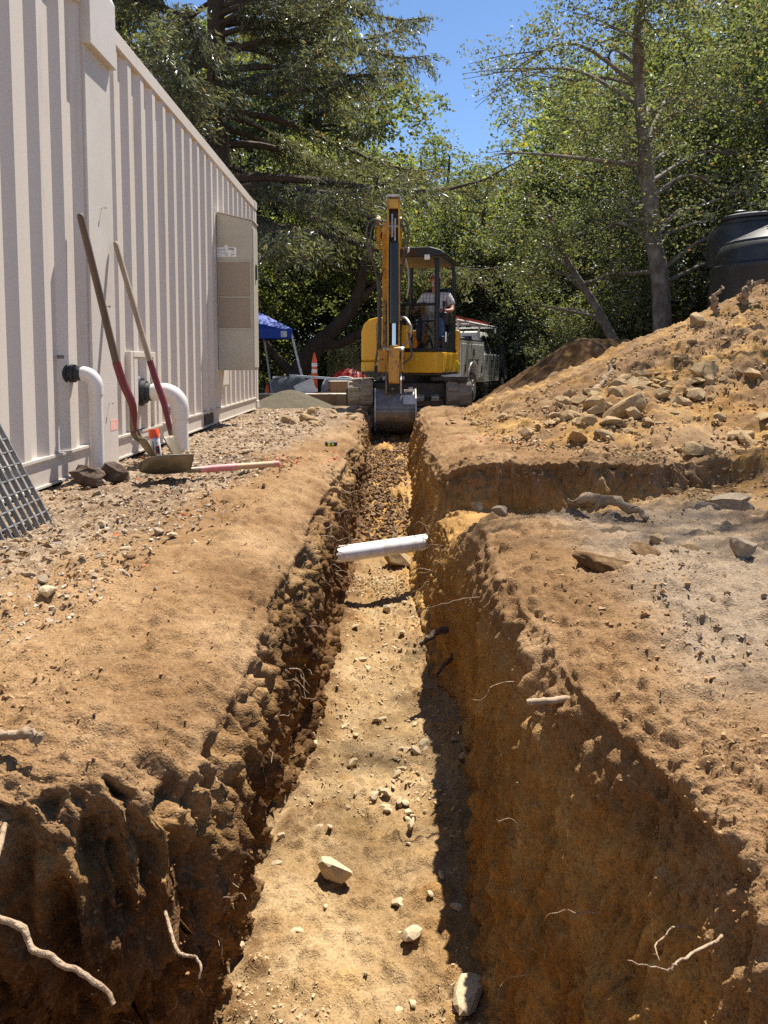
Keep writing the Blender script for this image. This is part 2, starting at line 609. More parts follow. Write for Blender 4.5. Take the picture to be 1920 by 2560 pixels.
disp = disp + np.where(leftw, 0.048, 0.018) * wall * streak
r1 = 1 - np.abs(fbm(x * 30, y * 34, z * 5.5, 3, 41)) * 2.4
disp = disp + np.where(leftw, 0.020, 0.013) * wall * r1
cav = sstep(0.12, 0.45, fbm(x * 9, y * 12, z * 5.0, 4, 45, gain=0.6))
disp = disp - np.where(leftw, 0.040, 0.024) * wall * cav
clod = np.abs(fbm(x * 26, y * 26, z * 20, 3, 51))
disp = disp + (0.026 * wall) * clod + 0.008 * wall * fbm(x * 75, y * 75, z * 60, 2, 55)
rag = np.abs(fbm(x * 13, y * 13, z * 8, 5, 57, gain=0.66))
disp = disp + wall * np.where(leftw, 0.050, 0.028) * rag
disp = disp - wall * np.where(leftw, 0.064, 0.034)
flat = 1 - wall
disp = disp + flat * 0.020 * fbm(x * 1.7, y * 1.7, 0.3, 2, 61)
disp = disp + flat * 0.013 * fbm(x * 8, y * 8, 0.3, 3, 65)
disp = disp + flat * (0.027 * np.abs(fbm(x * 20, y * 20, z * 20, 4, 71, gain=0.62)) * sstep(-0.35, 0.25, fbm(x * 2.4, y * 2.4, 0.6, 2, 79)) + 0.006 * fbm(x * 70, y * 70, z * 60, 2, 73))
shoulder = sstep(0.02, 0.15, wall) * sstep(0.9, 0.5, wall)
disp = disp + shoulder * 0.014 * fbm(x * 7, y * 34, z * 7, 3, 77)
pit = sstep(0.2, 0.5, fbm(x * 9, y * 9, z * 7, 4, 75, gain=0.62))
disp = disp - flat * 0.011 * pit
# stones half buried in the surfaces
disp = disp + flat * (0.055 * pebbles(x, y, 0.16, 81, 0.28) * 0.5 + 0.05 * pebbles(x, y, 0.06, 86, 0.3) * 0.6 + 0.034 * pebbles(x, y, 0.032, 91, 0.55) * 0.6)
ledge = sstep(4.55, 4.9, y) * sstep(5.3, 4.95, y) * (x > 0.4)
disp = disp + ledge * (0.05 * fbm(x * 5, y * 5, z * 6, 3, 95) + 0.05 * np.abs(fbm(x * 11, y * 11, z * 11, 4, 96, gain=0.6)))
# track marks pressed into the bank tops by the machine
for (ax_, bx_, ay_, by_) in ((0.62, 1.02, 4.95, 8.6), (-0.98, -0.60, 5.9, 9.4)):
    tm_ = sstep(ax_ - 0.04, ax_ + 0.04, x) * sstep(bx_ + 0.04, bx_ - 0.04, x) * sstep(ay_, ay_ + 0.4, y) * sstep(by_, by_ - 0.4, y)
    ph_ = np.sin(2 * np.pi * (y + 0.03 * vnoise(x * 3, y * 3, 0.1, 93)) / 0.105)
    disp = disp + tm_ * sstep(-0.25, 0.25, fbm(x * 2.2, y * 2.2, 0.7, 2, 94)) * 0.013 * np.clip(ph_ * 1.6, -1, 1)
# rubble where the digging goes on
rub = isfloor * sstep(5.6, 7.2, y)
disp = disp + rub * (0.10 * np.abs(fbm(x * 4.5, y * 3.2, 0.4, 3, 97)) + 0.16 * pebbles(x, y, 0.28, 99, 0.6) * 0.9)
# spill clods near the bucket on both lips
lipn = sstep(7.3, 8.6, y) * (1 - isfloor) * np.exp(-((np.abs(x - 0.1) - 0.6) / 0.45) ** 2)
disp = disp + lipn * (0.11 * np.abs(fbm(x * 3.6, y * 2.6, 0.4, 3, 101)))
P = P0 + nrm * (disp * inrange)[..., None]
P[..., 2] += (1 - inrange) * 0
ii = np.arange(nr - 1)[:, None] * nc + np.arange(nc - 1)[None, :]
faces = np.stack([ii, ii + 1, ii + nc + 1, ii + nc], -1).reshape(-1, 4)
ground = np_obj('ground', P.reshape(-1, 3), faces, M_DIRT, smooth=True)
tag(ground, 'tan soil building site cut by a narrow deep trench', kind='structure')
GP, GWALL, GN = P, wall, nrm
c_left = slice(0, n_l)
c_floor = slice(n_l + n_w, n_l + n_w + NFLOOR)
c_right = slice(nc - len(right_off), nc)
def surf_z(x_, y_, cols):
    i = min(int(np.searchsorted(rows, y_)), nr - 1)
    j = int(np.argmin(np.abs(P[i, cols, 0] - x_)))
    return float(P[i, cols, 2][j])
del P0, du, dv

def trench_z(x, y):
    return float(g0(y)) - float(tDep(y))

# ------------------------------------------------------------------ spoil heaps
def seg_dist(X, Y, a, b):
    ax, ay = a
    bx, by = b
    t = np.clip(((X - ax) * (bx - ax) + (Y - ay) * (by - ay)) / ((bx - ax) ** 2 + (by - ay) ** 2), 0, 1)
    return np.hypot(X - ax - t * (bx - ax), Y - ay - t * (by - ay))

def heap_h(X, Y):
    X, Y = np.asarray(X, float), np.asarray(Y, float)
    d = seg_dist(X, Y, (4.75, 8.7), (9.5, 7.6))
    h1 = 1.52 - 0.455 * (np.sqrt(d * d + 0.12) - 0.35) + 0.10 * vnoise(X * 0.9, Y * 0.9, 0.2, 201)
    h2 = 0.44 - 0.30 * np.hypot((X - 2.35), (Y - 6.9) / 1.15)
    h3 = 0.36 - 0.30 * np.hypot(X - 3.5, (Y - 4.7) / 0.9)
    h = np.maximum(np.maximum(h1, h2), h3)
    return h

def heap_surf(X, Y):
    return heap_h(X, Y) + gbase(X, Y)

xs = np.arange(0.7, 9.6, 0.027)
ys = np.concatenate([np.arange(3.5, 9.6, 0.024), np.arange(9.6, 12.6, 0.06)])
HX, HY = np.meshgrid(xs, ys)
HH = heap_h(HX, HY)
rough = sstep(-0.25, 0.15, HH)
HH = HH + rough * (0.07 * fbm(HX * 2.6, HY * 2.6, 0.2, 3, 211) + 0.055 * np.abs(fbm(HX * 9, HY * 9, 0.2, 4, 215, gain=0.6)) + 0.05 * np.abs(fbm(HX * 4.5, HY * 4.5, 0.2, 4, 231, gain=0.6)) + 0.30 * pebbles(HX, HY, 0.34, 221, 0.3) * 0.2 + 0.10 * pebbles(HX, HY, 0.13, 225, 0.5) * 0.55 + 0.05 * pebbles(HX, HY, 0.06, 229, 0.5) * 0.6)
HZ = np.maximum(HH, -0.25) + gbase(HX, HY)
n1, n2 = HX.shape
ii = np.arange(n1 - 1)[:, None] * n2 + np.arange(n2 - 1)[None, :]
hf = np.stack([ii, ii + 1, ii + n2 + 1, ii + n2], -1).reshape(-1, 4)
keep = (HH.reshape(-1)[hf] > -0.12).any(1)
heap = np_obj('spoil_heap', np.stack([HX, HY, HZ], -1).reshape(-1, 3), hf[keep], M_SPOIL, smooth=True)
tag(heap, 'big sunlit heap of tan excavated soil and broken rock right of the trench', 'soil heap')

def mound_h(X, Y):
    d = seg_dist(X, Y, (2.95, 11.0), (3.6, 11.2))
    return 1.05 - 0.66 * (np.sqrt(d * d + 0.02) - 0.14)
xs = np.arange(0.9, 6.2, 0.03)
ys = np.arange(9.0, 13.4, 0.034)
HX, HY = np.meshgrid(xs, ys)
HH = mound_h(HX, HY)
HH = HH + sstep(-0.1, 0.2, HH) * (0.05 * fbm(HX * 3, HY * 3, 0.4, 3, 241) + 0.03 * np.abs(fbm(HX * 11, HY * 11, 0.4, 3, 245)) + 0.10 * pebbles(HX, HY, 0.15, 249, 0.35) * 0.5)
HZ = np.maximum(HH, -0.25) + gbase(HX, HY)
n1, n2 = HX.shape
ii = np.arange(n1 - 1)[:, None] * n2 + np.arange(n2 - 1)[None, :]
hf = np.stack([ii, ii + 1, ii + n2 + 1, ii + n2], -1).reshape(-1, 4)
keep = (HH.reshape(-1)[hf] > -0.12).any(1)
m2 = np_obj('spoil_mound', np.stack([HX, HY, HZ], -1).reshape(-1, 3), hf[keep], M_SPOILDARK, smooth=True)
tag(m2, 'dark brown pointed soil mound in the shade beside the excavator', 'soil mound')

M_SAND = mat('grey_sand', (0.11, 0.095, 0.066), 0.95, c2=(0.15, 0.13, 0.09), scale=30, bump=0.8, bscale=120, spec=0.1)
xs = np.linspace(-2.35, -0.75, 70)
ys = np.linspace(11.1, 12.7, 60)
HX, HY = np.meshgrid(xs, ys)
HH = 0.36 - 0.46 * np.sqrt(((HX + 1.5) / 1.05) ** 2 + (HY - 11.9) ** 2 + 0.01) + 0.02 * fbm(HX * 6, HY * 6, 0.1, 3, 261)
HZ = np.maximum(HH, -0.08) + gbase(HX, HY)
n1, n2 = HX.shape
ii = np.arange(n1 - 1)[:, None] * n2 + np.arange(n2 - 1)[None, :]
hf = np.stack([ii, ii + 1, ii + n2 + 1, ii + n2], -1).reshape(-1, 4)
keep = (HH.reshape(-1)[hf] > -0.06).any(1)
tag(np_obj('sand_pile', np.stack([HX, HY, HZ], -1).reshape(-1, 3), hf[keep], M_SAND, smooth=True), 'small olive grey sand pile in front of the orange delineator post', 'sand pile')
# ------------------------------------------------------------------ common materials
M_WHITE = mat('container_paint', (0.62, 0.56, 0.49), 0.45, c2=(0.57, 0.505, 0.435), scale=1.6, lo=0.4, hi=0.75, c3=(0.45, 0.37, 0.29), s3=7.0, lo3=0.60, hi3=0.80, bump=0.05, bscale=5, stretch=(1, 1, 0.10))
M_RAIL = mat('container_rail_paint', (0.56, 0.50, 0.43), 0.5, c2=(0.44, 0.34, 0.23), scale=5, lo=0.52, hi=0.8, c3=(0.36, 0.25, 0.14), s3=26, lo3=0.64, hi3=0.76)
M_PANEL = mat('flat_cover_paint', (0.60, 0.56, 0.51), 0.4, c2=(0.55, 0.50, 0.445), scale=3.0)
M_PVC = mat('white_pvc', (0.66, 0.62, 0.575), 0.30, c2=(0.56, 0.49, 0.41), scale=4.0, lo=0.5, hi=0.8)
M_PVCDUST = mat('dusty_white_pvc', (0.78, 0.76, 0.73), 0.35, c2=(0.50, 0.36, 0.20), scale=8.0, lo=0.52, hi=0.75)
M_BLACKRUB = mat('black_rubber', (0.022, 0.023, 0.026), 0.6)
M_GREYPVC = mat('grey_pvc', (0.16, 0.19, 0.20), 0.4)
M_STEEL = mat('galvanised_steel', (0.52, 0.53, 0.54), 0.5, 0.35, c2=(0.42, 0.43, 0.44), scale=30)
M_GRATE = mat('dark_weathered_galvanised_steel', (0.36, 0.365, 0.37), 0.42, 0.5, c2=(0.20, 0.20, 0.20), scale=20)
M_ACBEIGE = mat('beige_cabinet_paint', (0.46, 0.44, 0.365), 0.45, c2=(0.40, 0.36, 0.27), scale=2.5, c3=(0.40, 0.27, 0.15), s3=1.5, lo3=0.62, hi3=0.8)
M_STICKER = mat('white_sticker', (0.80, 0.80, 0.78), 0.5)
M_INK = mat('dark_print', (0.04, 0.04, 0.045), 0.6)
M_ORANGE = mat('orange_plastic', (0.85, 0.12, 0.02), 0.4, c2=(0.72, 0.10, 0.02), scale=5)
M_FLUO = mat('fluorescent_orange_cap', (0.95, 0.11, 0.02), 0.4)
M_PALEORANGE = mat('pale_orange', (0.80, 0.36, 0.28), 0.6, c2=(0.76, 0.50, 0.42), scale=18)
M_WHITEPL = mat('white_band', (0.78, 0.78, 0.76), 0.35)

# ------------------------------------------------------------------ shipping container
CX = -1.80
Y0, Y1 = -1.59, 10.60
cont = thing('shipping_container', 'tall white corrugated shipping container along the left side', 'container', (CX - 1.22, Y1 - 6, 0))
off = (CX - 1.22, Y1 - 6, 0)
per = [(0.0, 0.036), (0.072, 0.036), (0.138, 0.0), (0.212, 0.0), (0.278, 0.036)]
def corr(y0, y1, x_out, sign=1):
    pts = []
    y = y0
    while y < y1 - 0.01:
        for a, d in per[:-1]:
            if y + a < y1:
                pts.append((x_out - sign * d, y + a))
        y += 0.278
    pts.append((x_out - sign * 0.0, y1))
    return pts
def corr_sheet(pts, z0, z1, t):
    mb = MB(off=off)
    n = len(pts)
    zs = [z0 + (z1 - z0) * k / 6 for k in range(7)]
    vs, fs = [], []
    for z in zs:
        vs += [(p[0], p[1], z) for p in pts]
    for k in range(6):
        fs += [(k * n + i, k * n + i + 1, (k + 1) * n + i + 1, (k + 1) * n + i) for i in range(n - 1)]
    mb.add(vs, fs)
    return mb
pp = corr(Y0 + 0.14, Y1 - 0.12, CX - 0.006)
o = corr_sheet(pp, 0.13, 2.80, 0).build('side_panel', M_WHITE, cont, fixn=False)
o.modifiers.new('s', 'SOLIDIFY').thickness = 0.004
pp = corr(Y0 + 0.14, Y1 - 0.12, CX - 2.43, -1)
o = corr_sheet(pp, 0.13, 2.80, 0).build('side_panel', M_WHITE, cont, fixn=False)
o.modifiers.new('s', 'SOLIDIFY').thickness = 0.004
MB(off=off).prism([(CX, 0.0), (CX, 0.012), (CX - 0.012, 0.012), (CX - 0.012, 0.145), (CX + 0.002, 0.145), (CX + 0.002, 0.160), (CX - 0.05, 0.160), (CX - 0.05, 0.0)], Y0 + 0.17, Y1 - 0.17, 'y').build('bottom_rail', M_RAIL, cont)
MB(off=off).box((CX - 2.436, Y0 + 0.17, 0), (CX - 2.39, Y1 - 0.17, 0.16)).build('bottom_rail', M_RAIL, cont)
MB(off=off).box((CX - 0.06, Y0 + 0.17, 2.78), (CX + 0.004, Y1 - 0.17, 2.885)).build('top_rail', M_WHITE, cont, bevel=0.006)
MB(off=off).box((CX - 2.44, Y0 + 0.17, 2.78), (CX - 2.38, Y1 - 0.17, 2.885)).build('top_rail', M_WHITE, cont, bevel=0.006)
for yy in (Y0, Y1 - 0.16):
    for xx in (CX - 0.155, CX - 2.44):
        MB(off=off).box((xx, yy + 0.006, 0.118), (xx + 0.157, yy + 0.154, 2.776)).build('corner_post', M_WHITE, cont, bevel=0.012)
        for zz in (0.0, 2.777):
            MB(off=off).box((xx - 0.004, yy, zz), (xx + 0.166, yy + 0.165, zz + 0.118)).build('corner_casting', M_WHITE, cont, bevel=0.012)
MB(off=off).box((CX - 2.38, Y0 + 0.01, 2.84), (CX - 0.06, Y1 - 0.01, 2.875)).build('roof', M_WHITE, cont)
MB(off=off).box((CX - 2.30, Y1 - 0.10, 0.02), (CX - 0.16, Y1 - 0.05, 2.84)).build('end_wall', M_WHITE, cont)
MB(off=off).box((CX - 2.30, Y0 + 0.05, 0.02), (CX - 0.16, Y0 + 0.10, 2.84)).build('end_wall', M_WHITE, cont)
MB(off=off).box((CX - 2.39, Y0 + 0.1, 0.05), (CX - 0.05, Y1 - 0.1, 0.12)).build('floor_frame', M_RAIL, cont)
# fork pocket in the bottom rail
MB(off=off).box((CX - 0.02, 7.42, 0.025), (CX + 0.003, 7.78, 0.128)).build('fork_pocket', M_BLACKRUB, cont)
# flat vertical cover over the corrugation with its head box
cov = MB(off=off).box((CX - 0.03, 4.55, -0.05), (CX + 0.012, 4.96, 2.62)).build('flat_cover', M_PANEL, cont, bevel=0.004)
MB(off=off).prism([(CX - 0.05, 2.56), (CX + 0.055, 2.56), (CX + 0.055, 2.96), (CX + 0.0, 3.10), (CX - 0.05, 3.10)], 4.54, 4.97, 'y').build('cover_head_box', M_PANEL, cont, bevel=0.005)
for zz, yy in ((1.64, 4.76), (1.02, 4.78), (0.40, 4.80)):
    b = MB(off=off).tube([(CX + 0.011, yy, zz), (CX + 0.042, yy, zz)], 0.003, 6)
    b.tube([(CX + 0.036, yy, zz), (CX + 0.043, yy, zz)], 0.009, 8).build('bolt', M_STEEL, cov)
MB(off=off).box((CX + 0.011, 4.82, 0.215), (CX + 0.0135, 4.945, 0.285)).build('orange_mark', M_PALEORANGE, cov)  # small pale orange rectangle on the flat cover
# smooth plates let into the corrugation (pipe outlet, cabinet backing)
pl1 = MB(off=off)
pl1.box((CX - 0.05, 5.28, 0.10), (CX - 0.004, 5.34, 0.74)).box((CX - 0.05, 5.80, 0.10), (CX - 0.004, 5.86, 0.74)).box((CX - 0.05, 5.34, 0.70), (CX - 0.002, 5.80, 0.74)).box((CX - 0.05, 5.34, 0.10), (CX - 0.002, 5.80, 0.16))
pl1.build('outlet_frame', M_WHITE, cont, bevel=0.003)
MB(off=off).box((CX - 0.06, 5.34, 0.16), (CX - 0.038, 5.80, 0.70)).build('outlet_plate', M_PANEL, cont)
pl2 = MB(off=off).box((CX - 0.05, 7.95, 0.40), (CX - 0.001, 8.60, 2.25))
pl2.build('cabinet_backing', M_PANEL, cont, bevel=0.003)
# timber blocks under the container
M_TIMBER = mat('old_timber', (0.24, 0.16, 0.09), 0.9, c2=(0.12, 0.08, 0.05), scale=8, stretch=(1, 1, 6))
for yy in (10.25, 6.3, 0.4):
    tag(MB().box((CX - 2.3, yy, -0.16), (CX - 0.12, yy + 0.14, -0.003)).build('support_timber', M_TIMBER), 'weathered timber block under the bottom rail of the white container', 'timber', 'support timbers under the container')

# ------------------------------------------------------------------ wall cabinet (air conditioner)
AX0, AX1, AY0, AY1 = CX + 0.002, CX + 0.385, 8.06, 8.36
ac = thing('wall_air_conditioner', 'beige wall mounted air conditioner with mesh side grilles on the white container', 'air conditioner', (CX + 0.2, 8.2, 0.57))
ao = (CX + 0.2, 8.2, 0.57)
zt0, zt1 = 2.26, 2.17
cab = MB(off=ao).prism([(AX0, 0.57), (AX1, 0.57), (AX1, zt1), (AX0, zt0)], AY0, AY1, 'y').build('cabinet', M_ACBEIGE, ac, bevel=0.006)
MB(off=ao).prism([(AX0, zt0 + 0.002), (AX1 + 0.012, zt1 + 0.002), (AX1 + 0.012, zt1 + 0.014), (AX0, zt0 + 0.014)], AY0 - 0.012, AY1 + 0.012, 'y').build('top_cap', M_WHITE, ac)
def grille_mat():
    m, N, L, P = new_mat('woven_wire_mesh')
    tc = N.new('ShaderNodeTexCoord')
    w1 = N.new('ShaderNodeTexWave')
    w1.inputs['Scale'].default_value = 45
    w1.bands_direction = 'X'
    w2 = N.new('ShaderNodeTexWave')
    w2.inputs['Scale'].default_value = 45
    w2.bands_direction = 'Z'
    ad = N.new('ShaderNodeMath')
    ad.operation = 'MAXIMUM'
    rp = N.new('ShaderNodeValToRGB')
    rp.color_ramp.elements[0].color = (0.17, 0.13, 0.09, 1)
    rp.color_ramp.elements[1].color = (0.38, 0.31, 0.235, 1)
    for w in (w1, w2):
        L.new(tc.outputs['Object'], w.inputs[0])
    L.new(w1.outputs[1], ad.inputs[0])
    L.new(w2.outputs[1], ad.inputs[1])
    L.new(ad.outputs[0], rp.inputs[0])
    L.new(rp.outputs[0], P.inputs['Base Color'])
    P.inputs['Roughness'].default_value = 0.7
    return m
M_GRILLE = grille_mat()
for z0, z1 in ((1.03, 1.35), (1.37, 1.73)):
    MB(off=ao).box((AX0 + 0.012, AY0 - 0.004, z0), (AX1 - 0.03, AY0 - 0.0005, z1)).build('side_grille', M_GRILLE, ac)
fr = MB(off=ao)
for z0, z1 in ((1.012, 1.028), (1.352, 1.368), (1.732, 1.748)):
    fr.box((AX0 + 0.004, AY0 - 0.010, z0), (AX1 - 0.014, AY0 - 0.0005, z1))
fr.box((AX1 - 0.029, AY0 - 0.0095, 1.029), (AX1 - 0.015, AY0 - 0.0005, 1.351)).box((AX1 - 0.029, AY0 - 0.0095, 1.369), (AX1 - 0.015, AY0 - 0.0005, 1.731))
fr.build('grille_frame', M_ACBEIGE, ac)
stk = MB(off=ao).box((AX0 + 0.004, AY0 - 0.003, 1.79), (AX0 + 0.21, AY0 - 0.0003, 1.89)).box((AX0 + 0.085, AY0 - 0.003, 1.8905), (AX0 + 0.115, AY0 - 0.0003, 1.915)).build('rating_sticker', M_STICKER, ac)
pr = MB(off=ao)
rnd = random.Random(4)
for k in range(9):
    zz = 1.797 + k * 0.0095
    x = AX0 + 0.012
    while x < AX0 + 0.19:
        w = rnd.uniform(0.006, 0.03)
        if rnd.random() < 0.62 and not (AX0 + 0.1 < x < AX0 + 0.145):
            pr.box((x, AY0 - 0.0042, zz), (min(x + w, AX0 + 0.2), AY0 - 0.0032, zz + 0.003))
        x += w + 0.005
pr.box((AX0 + 0.12, AY0 - 0.0044, 1.868), (AX0 + 0.185, AY0 - 0.0033, 1.879))
pr.build('printing', M_INK, stk)
MB(off=ao).box((AX1 - 0.002, AY0 + 0.012, 0.60), (AX1 + 0.008, AY1 - 0.02, 2.10)).build('front_panel', M_ACBEIGE, ac, bevel=0.003)
MB(off=ao).box((AX1 + 0.006, AY0 + 0.12, 1.56), (AX1 + 0.022, AY0 + 0.16, 1.72)).build('latch', M_BLACKRUB, ac)

# ------------------------------------------------------------------ pipe outlets
def elbow_pipe(name, label, y, xr, ze, r, zb, bend):
    t = thing(name, label, 'pipe', (xr, y, zb))
    of = (xr, y, zb)
    MB(off=of).tube([(CX - 0.03, y, ze), (CX - 0.012, y, ze), (CX - 0.0119, y, ze), (CX + 0.02, y, ze), (CX + 0.0201, y, ze), (CX + 0.055, y, ze)], [r * 1.75, r * 1.75, r * 1.45, r * 1.4, r * 1.16, r * 1.10], 20).build('flange', M_BLACKRUB, t, smooth=True)
    xc = xr - bend
    pts = [(CX + 0.03, y, ze)]
    pts += [(xc + bend * math.sin(a), y, ze - bend + bend * math.cos(a)) for a in [k * math.pi / 2 / 10 for k in range(11)]]
    pts.append((xr, y, zb))
    MB(off=of).tube(pts, r, 24).build('riser', M_PVC, t, smooth=True)
    el = [(max(xc - bend * 0.55, CX + 0.06), y, ze)] + pts[1:12] + [(xr, y, ze - bend - r * 1.2)]
    MB(off=of).tube(el, r * 1.12, 24).build('elbow', M_PVC, t, smooth=True)
    return t
elbow_pipe('drain_pipe', 'slim white pipe elbow leaving the container left of the flat cover', 4.27, -1.665, 0.60, 0.037, -0.12, 0.075)
p2 = elbow_pipe('drain_pipe', 'thick white pipe elbow leaving the container beside the leaning shovels', 5.55, -1.535, 0.44, 0.060, -0.20, 0.125)
ps = thing('conduit', 'small grey and white conduit elbow behind the thick white pipe', 'conduit', (CX + 0.06, 6.35, -0.1))
po = (CX + 0.06, 6.35, -0.1)
MB(off=po).tube([(CX, 6.1, 0.27), (CX + 0.06, 6.1, 0.27), (CX + 0.07, 6.1, 0.27)], 0.045, 14).build('stub', M_GREYPVC, ps, smooth=True)
MB(off=po).tube([(CX - 0.03, 6.35, 0.30), (CX + 0.02, 6.35, 0.295), (CX + 0.055, 6.35, 0.26), (CX + 0.06, 6.35, 0.20), (CX + 0.06, 6.35, 0.12)], 0.034, 14).build('elbow', M_PVC, ps, smooth=True)
MB(off=po).tube([(CX + 0.06, 6.35, 0.12), (CX + 0.06, 6.35, -0.12)], 0.03, 14).build('lower_pipe', M_BLACKRUB, ps, smooth=True)
tag(MB().box((CX - 0.008, 4.10, 0.685), (CX + 0.002, 4.17, 0.705)).build('name_plate', M_INK), 'tiny black plate above the slim pipe flange on the container', 'plate')

# ------------------------------------------------------------------ shovels
M_WOODDARK = mat('dark_worn_wood', (0.085, 0.052, 0.030), 0.65, c2=(0.14, 0.095, 0.058), scale=14, stretch=(1, 1, 0.1))
M_WOODGREY = mat('grey_worn_wood', (0.36, 0.28, 0.20), 0.7, c2=(0.22, 0.155, 0.10), scale=14, stretch=(1, 1, 0.1))
M_WOODPALE = mat('pale_wood', (0.50, 0.33, 0.17), 0.6, c2=(0.40, 0.24, 0.12), scale=14)
M_RED = mat('dark_red_paint', (0.17, 0.018, 0.022), 0.4, c2=(0.11, 0.012, 0.015), scale=10, c3=(0.33, 0.20, 0.15), s3=45, lo3=0.66, hi3=0.74)
M_PINK = mat('worn_pink_red_paint', (0.52, 0.12, 0.13), 0.55, c2=(0.60, 0.30, 0.24), scale=16)
M_BLADE = mat('used_steel', (0.13, 0.115, 0.08), 0.45, 0.35, c2=(0.19, 0.14, 0.08), scale=9, c3=(0.24, 0.18, 0.11), s3=22)

def blade(name, N, Pt, side, w, par, of, pointed=True, dishz=0.05, nx=14, ny=16):
    N, Pt, side = Vector(N), Vector(Pt), Vector(side).normalized()
    ax = Pt - N
    ln = ax.length
    ax.normalize()
    side = (side - ax * side.dot(ax)).normalized()
    nn = side.cross(ax)
    vs, fs = [], []
    for j in range(ny + 1):
        v = j / ny
        if pointed:
            hw = w / 2 * (0.86 + 0.14 * min(1, v * 4)) * (1 if v < 0.5 else math.sqrt(max(0, 1 - ((v - 0.5) / 0.5) ** 2.2)) * 0.97 + 0.03)
        else:
            hw = w / 2 * (0.90 + 0.10 * v)
        for i in range(nx + 1):
            u = i / nx * 2 - 1
            z = dishz * (u * u) + (0.10 * ln) * (v - 0.5) ** 2 - 0.012 * math.exp(-(u / 0.25) ** 2) * (1 - v)
            vs.append(N + ax * (v * ln) + side * (u * hw) + nn * z)
    for j in range(ny):
        for i in range(nx):
            a = j * (nx + 1) + i
            fs.append((a, a + 1, a + nx + 2, a + nx + 1))
    o = MB(off=of).add(vs, fs).build(name, M_BLADE, par, smooth=True, fixn=False)
    md = o.modifiers.new('t', 'SOLIDIFY')
    md.thickness = 0.004
    return o

def shovel(label, top, neck, tip, side, hm, rm, frac, pointed=True, bw=0.22, r=0.019, bendv=(0, 0, 0), dishz=0.05, cap=None):
    top, neck, tip = Vector(top), Vector(neck), Vector(tip)
    t = thing('shovel', label, 'shovel', tip, group=None)
    d = neck - top
    pts = [top + d * k / 8 for k in range(9)]
    L = d.length
    k0 = top + d * frac
    bv = Vector(bendv)
    MB(off=tip).tube([top, top + d * 0.006, top + d * 0.02, top + d * (frac * 0.5), k0], [r * 0.5, r * 0.9, r, r * 1.02, r * 1.05], 12).build('handle', hm, t, smooth=True)
    if cap:
        MB(off=tip).tube([top - d * 0.004, top + d * 0.06], r * 1.06, 12).build('handle_tip', cap, t, smooth=True)
    mid = k0 + (neck - k0) * 0.62 + bv
    MB(off=tip).tube(spline([k0, k0 + (neck - k0) * 0.3 + bv * 0.3, mid, neck], 12), [r * 1.18] * 8 + [r * 1.15, r * 1.1, r * 1.0, r * 0.95, r * 0.9], 12).build('painted_socket', rm, t, smooth=True)
    ax = (tip - neck)
    MB(off=tip).tube(spline([mid, neck, neck + ax * 0.18, neck + ax * 0.36], 8), [r * 0.9, r * 0.95, r * 0.95, r * 0.9, r * 0.85, r * 0.8, r * 0.65, r * 0.5, r * 0.3], 10).build('neck', M_BLADE, t, smooth=True)
    blade('blade', neck + ax * 0.10, tip, side, bw, t, tip, pointed, dishz)
    return t
shovel('dark wooden long handled shovel leaning left against the container cover', (-1.752, 4.33, 1.52), (-1.565, 4.60, 0.225), (-1.455, 4.80, -0.035), (0.33, -0.95, 0.1), M_WOODDARK, M_RED, 0.66, bendv=(0.035, 0, 0), bw=0.20, r=0.021, dishz=0.03)
shovel('grey wooden long handled shovel leaning in front of the thick white pipe', (-1.757, 4.90, 1.45), (-1.40, 4.83, 0.205), (-1.265, 4.76, -0.04), (-0.12, 1.0, 0.1), M_WOODGREY, M_RED, 0.625, bendv=(0.012, 0, 0), bw=0.20, r=0.018, dishz=0.03)
shovel('broad bladed shovel lying on the ground with a pinkish red shaft', (-0.64, 4.42, 0.055), (-1.055, 4.10, 0.065), (-1.31, 3.94, 0.075), (0.12, 0.90, -0.42), M_WOODPALE, M_PINK, 0.52, pointed=True, bw=0.25, r=0.018, dishz=0.045, cap=M_PINK)

# ------------------------------------------------------------------ marking paint can, tape measure, bark, leaves
can = thing('spray_can', 'white marking spray paint can with fluorescent orange cap', 'spray can', (-1.49, 4.84, -0.02), (R(-3), R(-7), 0))
M_CANWHITE = mat('white_can_print', (0.76, 0.75, 0.72), 0.35)
MB().lathe([(0.028, 0.0), (0.0325, 0.006), (0.0325, 0.172), (0.028, 0.185), (0.022, 0.19)], 24).build('can_body', M_CANWHITE, can, smooth=True)
MB().lathe([(0.030, 0.190), (0.0335, 0.191), (0.0335, 0.242), (0.031, 0.247)], 24).build('cap', M_FLUO, can, smooth=True)
lb = MB()
for (a0, a1, z0, z1) in ((-75, -25, 0.118, 0.132), (-75, -25, 0.085, 0.098)):
    vs = []
    for a in np.linspace(R(a0), R(a1), 7):
        vs += [(0.0331 * math.cos(a), 0.0331 * math.sin(a), z0), (0.0331 * math.cos(a), 0.0331 * math.sin(a), z1)]
    lb.add(vs, [(2 * i, 2 * i + 2, 2 * i + 3, 2 * i + 1) for i in range(6)])
lb.build('red_label_band', mat('label_red', (0.35, 0.03, 0.03), 0.4), can)
lb = MB()
for (a0, a1, z0, z1) in ((-75, -25, 0.0985, 0.1175), (-100, -92, 0.01, 0.17), (-60, -48, 0.150, 0.158)):
    vs = []
    for a in np.linspace(R(a0), R(a1), 7):
        vs += [(0.0331 * math.cos(a), 0.0331 * math.sin(a), z0), (0.0331 * math.cos(a), 0.0331 * math.sin(a), z1)]
    lb.add(vs, [(2 * i, 2 * i + 2, 2 * i + 3, 2 * i + 1) for i in range(6)])
lb.build('label_print', mat('label_dark', (0.07, 0.07, 0.06), 0.4), can)
